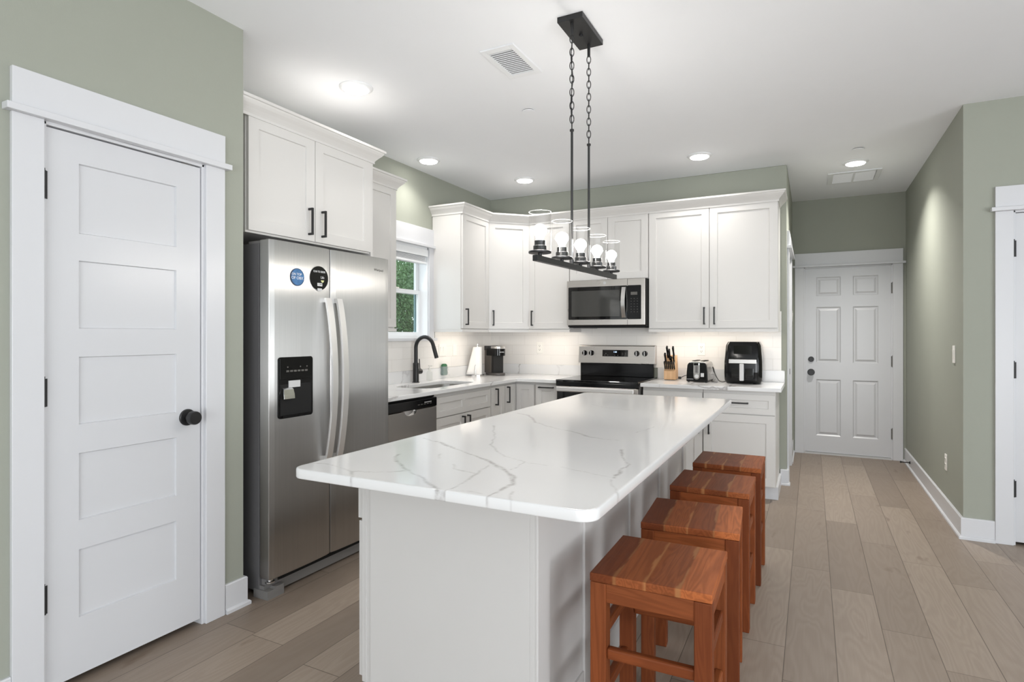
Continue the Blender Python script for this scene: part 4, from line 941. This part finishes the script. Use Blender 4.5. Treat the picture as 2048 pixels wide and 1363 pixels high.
def island_top():
    r = 0.045; ins = 0.004
    x0, x1, y0, y1 = IX0+ins, IX1-ins, IY0+ins, IY1-ins
    nx, ny = 200, 480
    gx = np.linspace(x0, x1, nx); gy = np.linspace(y0, y1, ny)
    X, Y = np.meshgrid(gx, gy)
    def roundc(X, Y):
        X = X.copy(); Y = Y.copy()
        cx = np.clip(X, x0+r, x1-r); cy = np.clip(Y, y0+r, y1-r)
        u = (X-cx)/r; v = (Y-cy)/r
        return cx + r*u*np.sqrt(1-v*v/2), cy + r*v*np.sqrt(1-u*u/2)
    X, Y = roundc(X, Y)
    rs = np.random.RandomState(3)
    # gentle wander of the vein lines
    def wob(X, Y, s): return (np.sin(X*61+s)+np.sin(Y*73+2*s)+np.sin((X+Y)*131+s*3)*0.6+np.sin((X-Y)*210+s)*0.4)*0.0022
    A = np.zeros_like(X)
    for si, (k, (wd, P)) in enumerate(VEINS.items()):
        px = X + wob(X, Y, si); py = Y + wob(Y, X, si+5)
        best = np.full(X.shape, 9.0)
        for (ax_, ay_), (bx_, by_) in zip(P, P[1:]):
            dx, dy = bx_-ax_, by_-ay_; L2 = dx*dx+dy*dy
            t = np.clip(((px-ax_)*dx+(py-ay_)*dy)/L2, 0, 1)
            best = np.minimum(best, np.hypot(px-ax_-t*dx, py-ay_-t*dy))
        wv = wd*(0.75+0.35*np.sin(X*37+Y*29+si))
        A = np.maximum(A, STR[k]*np.clip(1.4-best/wv, 0, 1))
    verts = np.stack([X.ravel(), Y.ravel(), np.full(X.size, CT)], 1).tolist()
    idx = np.arange(nx*ny).reshape(ny, nx)
    faces = np.stack([idx[:-1, :-1], idx[:-1, 1:], idx[1:, 1:], idx[1:, :-1]], -1).reshape(-1, 4).tolist()
    vein = A.ravel().tolist()
    loop = list(idx[0, :-1]) + list(idx[:-1, -1]) + list(idx[-1, :0:-1]) + list(idx[:0:-1, 0])
    N = len(loop); prev = loop
    pts = [Vector(verts[i][:2]) for i in loop]
    nor = []
    for i in range(N):
        t = pts[(i+1) % N] - pts[i-1]; nor.append(Vector((t.y, -t.x)).normalized())
    for o, z in ((0.0028, -0.0011), (0.004, -0.004), (0.004, -0.026), (0.0028, -0.0289), (0.0, -0.030), (-0.3, -0.030)):
        new = []
        for i in range(N):
            p = pts[i] + nor[i]*o; 
            if o < -0.1:
                p = Vector((min(max(pts[i].x, x0+0.3), x1-0.3), min(max(pts[i].y, y0+0.3), y1-0.3)))
            verts.append((p.x, p.y, CT+z)); vein.append(vein[loop[i]]); new.append(len(verts)-1)
        for i in range(N):
            j = (i+1) % N; faces.append((prev[i], new[i], new[j], prev[j]))
        prev = new
    me = bpy.data.meshes.new('island_top'); me.from_pydata(verts, [], faces); me.update()
    at = me.attributes.new('vein', 'FLOAT', 'POINT'); at.data.foreach_set('value', vein)
    for p in me.polygons: p.use_smooth = True
    me.set_sharp_from_angle(angle=math.radians(60))
    me.materials.append(M['quartz'])
    o = bpy.data.objects.new('island_countertop', me); COL.objects.link(o)
    tag(o, 'big white quartz island top with grey veins and rounded corners', 'countertop')
island_top()

# ------------------------------------------------------------------ stools
def board(b, x0, x1, y0, y1, z0, z1, grain, tone, sap=None, n=1):
    """a box carrying its own grain direction; stored for attributes"""
    o = len(b.v)
    b.box(x0, x1, y0, y1, z0, z1)
    b.attr += [(grain, tone, 0.0)]*8
def wood_build(b, name, parent, bevel=0.003):
    me = bpy.data.meshes.new(name); me.from_pydata(b.v, [], b.f); me.update()
    gv = []
    for (x, y, z), (gr, t, s) in zip(b.v, b.attr):
        gv += {'x': (x, y, z), 'y': (y, x, z), 'z': (z, x, y)}[gr]
    me.attributes.new('grain', 'FLOAT_VECTOR', 'POINT').data.foreach_set('vector', gv)
    me.attributes.new('tone', 'FLOAT', 'POINT').data.foreach_set('value', [a[1] for a in b.attr])
    me.attributes.new('sap', 'FLOAT', 'POINT').data.foreach_set('value', [a[2] for a in b.attr])
    me.materials.append(M['acacia'])
    o = bpy.data.objects.new(name, me); COL.objects.link(o); o.parent = parent
    if bevel:
        m_ = o.modifiers.new('bevel', 'BEVEL'); m_.width = bevel; m_.segments = 2; m_.limit_method = 'ANGLE'; m_.angle_limit = math.radians(40)
    return o
def WB():
    b = B(); b.attr = []; return b
def seat_mesh(w_, d_, z0, z1, seed, dark):
    """glued-up seat of boards with wavy pale sapwood joints; a fine grid carries the tones"""
    rr = random.Random(seed)
    cuts = [-w_/2, -w_/2 + w_*rr.uniform(0.2, 0.26), -w_/2 + w_*rr.uniform(0.44, 0.5), -w_/2 + w_*rr.uniform(0.7, 0.76), w_/2]
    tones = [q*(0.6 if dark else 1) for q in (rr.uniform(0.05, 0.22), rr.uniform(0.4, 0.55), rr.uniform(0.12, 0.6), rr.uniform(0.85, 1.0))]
    nx, ny = 72, 40; b = WB(); idx = {}
    wav = [(rr.uniform(0, 6), rr.uniform(0.003, 0.007)) for _ in cuts]
    saps = [0, rr.choice((1, 0.7)), 1, rr.choice((1, 0.8)), 0]
    def info(x, y):
        k = 0; s = 0
        for i in (1, 2, 3):
            c = cuts[i]
            if x > c: k = i
            e = c - abs(0.007 + wav[i][1]*math.sin(y*17 + wav[i][0]) + 0.003*math.sin(y*41 + i))
            if e < x < c: s = max(s, saps[i]*min(1, (x-e)/0.003))
        return tones[k], s
    for L, z in (('t', z1), ('b', z0)):
        for j in range(ny+1):
            for i in range(nx+1):
                x = -w_/2 + w_*i/nx; y = -d_/2 + d_*j/ny
                idx[L, i, j] = len(b.v); b.v.append((x, y, z)); t, s = info(x, y); b.attr.append(('y', t, s))
    for j in range(ny):
        for i in range(nx):
            b.f.append((idx['t', i, j], idx['t', i+1, j], idx['t', i+1, j+1], idx['t', i, j+1]))
            b.f.append((idx['b', i, j], idx['b', i, j+1], idx['b', i+1, j+1], idx['b', i+1, j]))
    for i in range(nx):
        b.f.append((idx['t', i+1, 0], idx['t', i, 0], idx['b', i, 0], idx['b', i+1, 0]))
        b.f.append((idx['t', i, ny], idx['t', i+1, ny], idx['b', i+1, ny], idx['b', i, ny]))
    for j in range(ny):
        b.f.append((idx['t', 0, j], idx['t', 0, j+1], idx['b', 0, j+1], idx['b', 0, j]))
        b.f.append((idx['t', nx, j+1], idx['t', nx, j], idx['b', nx, j], idx['b', nx, j+1]))
    return b
SW, SD, SH = 0.342, 0.355, 0.606
def stool(label, loc, rotz, seed, dark):
    rr = random.Random(seed*7)
    t = thing('bar_stool', label, 'stool', loc, rotz, 'wooden counter stools along the island')
    wood_build(seat_mesh(SW, SD, SH-0.025, SH, seed, dark), 'seat', t, 0.003)
    lw = 0.047; zt = SH-0.026; tn = lambda: rr.uniform(0.08, 0.34)
    for sx in (-1, 1):
        for sy in (-1, 1):
            b = WB(); xa, ya = sx*(SW/2-0.001), sy*(SD/2-0.001)
            board(b, min(xa, xa-sx*lw), max(xa, xa-sx*lw), min(ya, ya-sy*lw), max(ya, ya-sy*lw), 0, zt, 'z', tn()); wood_build(b, 'leg', t)
    a, c = SW/2-lw-0.0005, SD/2-lw-0.0005
    for s in (-1, 1):
        y0 = s*(SD/2-0.004); b = WB(); board(b, -a, a, min(y0, y0-s*0.022), max(y0, y0-s*0.022), zt-0.055, zt, 'x', tn()+0.2); wood_build(b, 'apron', t, 0.002)
        x0 = s*(SW/2-0.004); b = WB(); board(b, min(x0, x0-s*0.022), max(x0, x0-s*0.022), -c, c, zt-0.055, zt, 'y', tn()+0.2); wood_build(b, 'apron', t, 0.002)
        y0 = s*(SD/2-0.010); b = WB(); board(b, -a, a, min(y0, y0-s*0.026), max(y0, y0-s*0.026), 0.358, 0.390, 'x', tn()); wood_build(b, 'stretcher', t, 0.006)
        for z in (0.400, 0.215):
            x0 = s*(SW/2-0.008); b = WB(); board(b, min(x0, x0-s*0.026), max(x0, x0-s*0.026), -c, c, z, z+0.034, 'y', tn()+0.1); wood_build(b, 'stretcher', t, 0.006)
    return t
stool('nearest reddish-brown wooden stool, fully visible at the front corner of the island', (-0.408, 1.797, 0), math.radians(0.8), 11, False)
stool('second wooden stool from the front of the island, turned slightly askew', (-0.405, 2.327, 0), math.radians(4.0), 23, False)
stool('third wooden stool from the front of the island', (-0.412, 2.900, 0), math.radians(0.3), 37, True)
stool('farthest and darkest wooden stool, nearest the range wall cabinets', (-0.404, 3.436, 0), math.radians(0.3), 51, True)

# ------------------------------------------------------------------ chandelier
CX, CYC = -0.985, 2.64
ch = thing('chandelier', 'black linear chandelier with five clear glass shades over the island', 'chandelier', (CX, CYC, 0))
cn = B().box(-0.062, 0.062, -0.147, 0.147, ZC-0.026, ZC).build('canopy', 'black', ch, bevel=0.002)
B().lathe([(0.009, 0), (0.009, 0.008), (0.005, 0.012), (0, 0.012)], (0, 0, ZC-0.026), 12, (0, 0, -1)).build('canopy_nut', 'black', cn)
ZB = 1.627; TILT = 0.0155
zb = lambda y: ZB + TILT*y
bar = B().loft([[(sx, y, zb(y)+sz) for sx, sz in ((-0.011, -0.024), (0.011, -0.024), (0.011, 0), (-0.011, 0))] for y in (-0.522, 0.546)]).build('bar', 'black', ch, bevel=0.001)
def link(pts_c, ry, parent):
    return B().tube(pts_c, 0.0021, 6, True).build('link', 'black', parent)
for y, k0 in ((-0.118, 0), (0.112, 1)):
    B().cyl((0, y, zb(y)), (0, y, 2.245), 0.0058, 12).cyl((0, y, zb(y)), (0, y, zb(y)+0.02), 0.009, 12).lathe([(0.0058, 2.235), (0.010, 2.238), (0.010, 2.246), (0.003, 2.250)], (0, y, 0), 12).build('rod', 'black', ch, smooth=True)
    B().cyl((0, y, ZC-0.026), (0, y, ZC-0.085), 0.0075, 12).build('chain_hook', 'black', ch, smooth=True)
    cz = ZC-0.085; chain = bpy.data.objects.new('chain', None); COL.objects.link(chain); chain.parent = ch
    nl = 14; pit = (cz - 2.248)/nl
    for k in range(nl):
        zc = 2.248 + pit*(k+0.5); hl = pit*0.5+0.0045; pts = []
        for q in range(16):
            a = 2*PI*q/16; u = 0.0095*math.cos(a); vz = hl*math.sin(a)
            ang = math.radians(27) if k % 2 else math.radians(117)
            pts.append((u*math.cos(ang), y + u*math.sin(ang), zc + vz))
        link(pts, 0, chain)
    if k0 == 0:
        B().tube(smooth_pts([(0.004, y, cz), (-0.006, y+0.004, cz-0.1), (0.006, y-0.004, cz-0.2), (-0.006, y+0.003, cz-0.3), (0.0, y, 2.25)]), 0.0022, 6).build('lamp_cord', 'black', ch, smooth=True)
for y in (-0.474, -0.238, -0.005, 0.236, 0.478):
    z = zb(y)
    lh = B().lathe([(0.008, 0), (0.008, 0.010), (0.046, 0.011), (0.047, 0.013), (0.047, 0.018), (0.044, 0.020), (0.0275, 0.021), (0.0275, 0.040), (0.0255, 0.042), (0.0225, 0.043), (0.0225, 0.062), (0.020, 0.064), (0, 0.064)], (0, y, z), 32).build('lamp_holder', 'black', ch, smooth=True)
    g = B().lathe([(0.0455, 0.0205), (0.0455, 0.178)], (0, y, z), 48, cap=False)
    g.tube([(0.0455*math.cos(2*PI*q/48), y + 0.0455*math.sin(2*PI*q/48), z + 0.1785) for q in range(48)], 0.0011, 6, True)
    g = g.build('glass_shade', 'glass', lh, smooth=True); g.data.materials.append(M['glassrim'])
    for p in g.data.polygons:
        if p.center.z > z + 0.172 and p.area < 0.0001: p.material_index = 1
    pr = [(0.0125, 0.064), (0.0135, 0.072)] + [(0.0145 + (0.0295-0.0145)*math.sin(t)**1.3 , 0.072 + 0.028*math.sin(t*0.9)) for t in [PI/2*i/6 for i in range(1, 7)]]
    pr += [(0.0295*math.cos(t), 0.1000 + 0.0305*math.sin(t)) for t in [PI/2*i/8 for i in range(1, 9)]]
    B().lathe(pr, (0, y, z), 28).build('bulb', 'bulb', lh, smooth=True)

# ------------------------------------------------------------------ ceiling fittings
def downlight(label, x, y, watts=2.6):
    t = thing('ceiling_light', label, 'ceiling light', (x, y, ZC), 0, 'round recessed ceiling lights')
    B().lathe([(0.098, 0), (0.098, 0.004), (0.088, 0.011), (0.074, 0.014), (0.072, 0.014), (0.072, 0.008)], (0, 0, 0), 40, (0, 0, -1), cap=False).build('trim_ring', 'vinyl', t, smooth=True)
    B().lathe([(0.0715, 0.008), (0.0715, 0.0165), (0.069, 0.0185), (0.0, 0.0190)], (0, 0, 0), 40, (0, 0, -1)).build('lens', 'lens', t, smooth=True)
    d = bpy.data.lights.new('led_module', 'AREA'); d.shape = 'DISK'; d.size = 0.13; d.energy = watts; d.color = (1.0, 0.965, 0.92); d.spread = math.radians(125)
    o = bpy.data.objects.new('led_module', d); COL.objects.link(o); o.parent = t; o.location = (0, 0, -0.0195)
downlight('round lit ceiling light nearest the camera, above the refrigerator', -2.406, 2.655)
downlight('round lit ceiling light above the sink window wall', -2.862, 4.035)
downlight('round lit ceiling light above the corner cabinets', -2.414, 4.96)
downlight('round lit ceiling light in front of the range wall cabinets, right of the chandelier', -0.817, 4.95)
downlight('round lit ceiling light at the mouth of the hallway', 0.333, 5.745, 14.5)
vt = thing('ceiling_vent', 'small white louvred vent in the ceiling left of the chandelier', 'vent', (-1.432, 2.787, ZC))
B().box(-0.097, -0.068, -0.18, 0.18, -0.007, 0).box(0.068, 0.097, -0.18, 0.18, -0.007, 0).box(-0.068, 0.068, -0.18, -0.135, -0.007, 0).box(-0.068, 0.068, 0.135, 0.18, -0.007, 0).build('frame', 'vinyl', vt, bevel=0.002)
B().box(-0.068, 0.068, -0.135, 0.135, -0.0015, 0).build('duct_opening', plain('vent_shadow_grey', s2l(92, 91, 90), 0.8), vt)
for k in range(14):
    y = -0.126 + k*0.0194
    B().prism([(y, -0.0015), (y+0.0015, -0.0015), (y+0.003, -0.0065), (y+0.0015, -0.0065)], -0.068, 0.068, 'x').build('louvre', 'vinyl', vt)
vt = thing('ceiling_vent', 'wide white return grille in the hallway ceiling', 'vent', (0.345, 6.255, ZC))
B().box(-0.21, -0.17, -0.21, 0.21, -0.010, 0).box(0.17, 0.21, -0.21, 0.21, -0.010, 0).box(-0.17, 0.17, -0.21, -0.17, -0.010, 0).box(-0.17, 0.17, 0.17, 0.21, -0.010, 0).box(-0.008, 0.008, -0.17, 0.17, -0.009, 0).build('frame', 'vinyl', vt, bevel=0.002)
B().box(-0.17, 0.17, -0.17, 0.17, -0.0012, 0).build('duct_opening', plain('grille_grey', s2l(120, 117, 114), 0.8), vt)
for k in range(17):
    y = -0.16 + k*0.02
    B().prism([(y, -0.0012), (y+0.0015, -0.0012), (y+0.004, -0.0065), (y+0.0025, -0.0065)], -0.17, 0.17, 'x').build('louvre', 'vinyl', vt)
def cap(label, x, y):
    t = thing('sprinkler_cap', label, 'sprinkler cap', (x, y, ZC), 0, 'concealed sprinkler caps')
    B().lathe([(0.036, 0), (0.036, 0.006)], (0, 0, 0), 28, (0, 0, -1)).build('shadow_gap', 'grey', t)
    B().lathe([(0.042, 0.006), (0.042, 0.009), (0, 0.010)], (0, 0, 0), 32, (0, 0, -1)).build('cover_plate', 'ceil', t, smooth=True)
cap('flat white sprinkler cap in the ceiling over the kitchen, below the small vent', -1.649, 3.444)
cap('flat white sprinkler cap in the ceiling just before the hallway light', 0.326, 5.338)
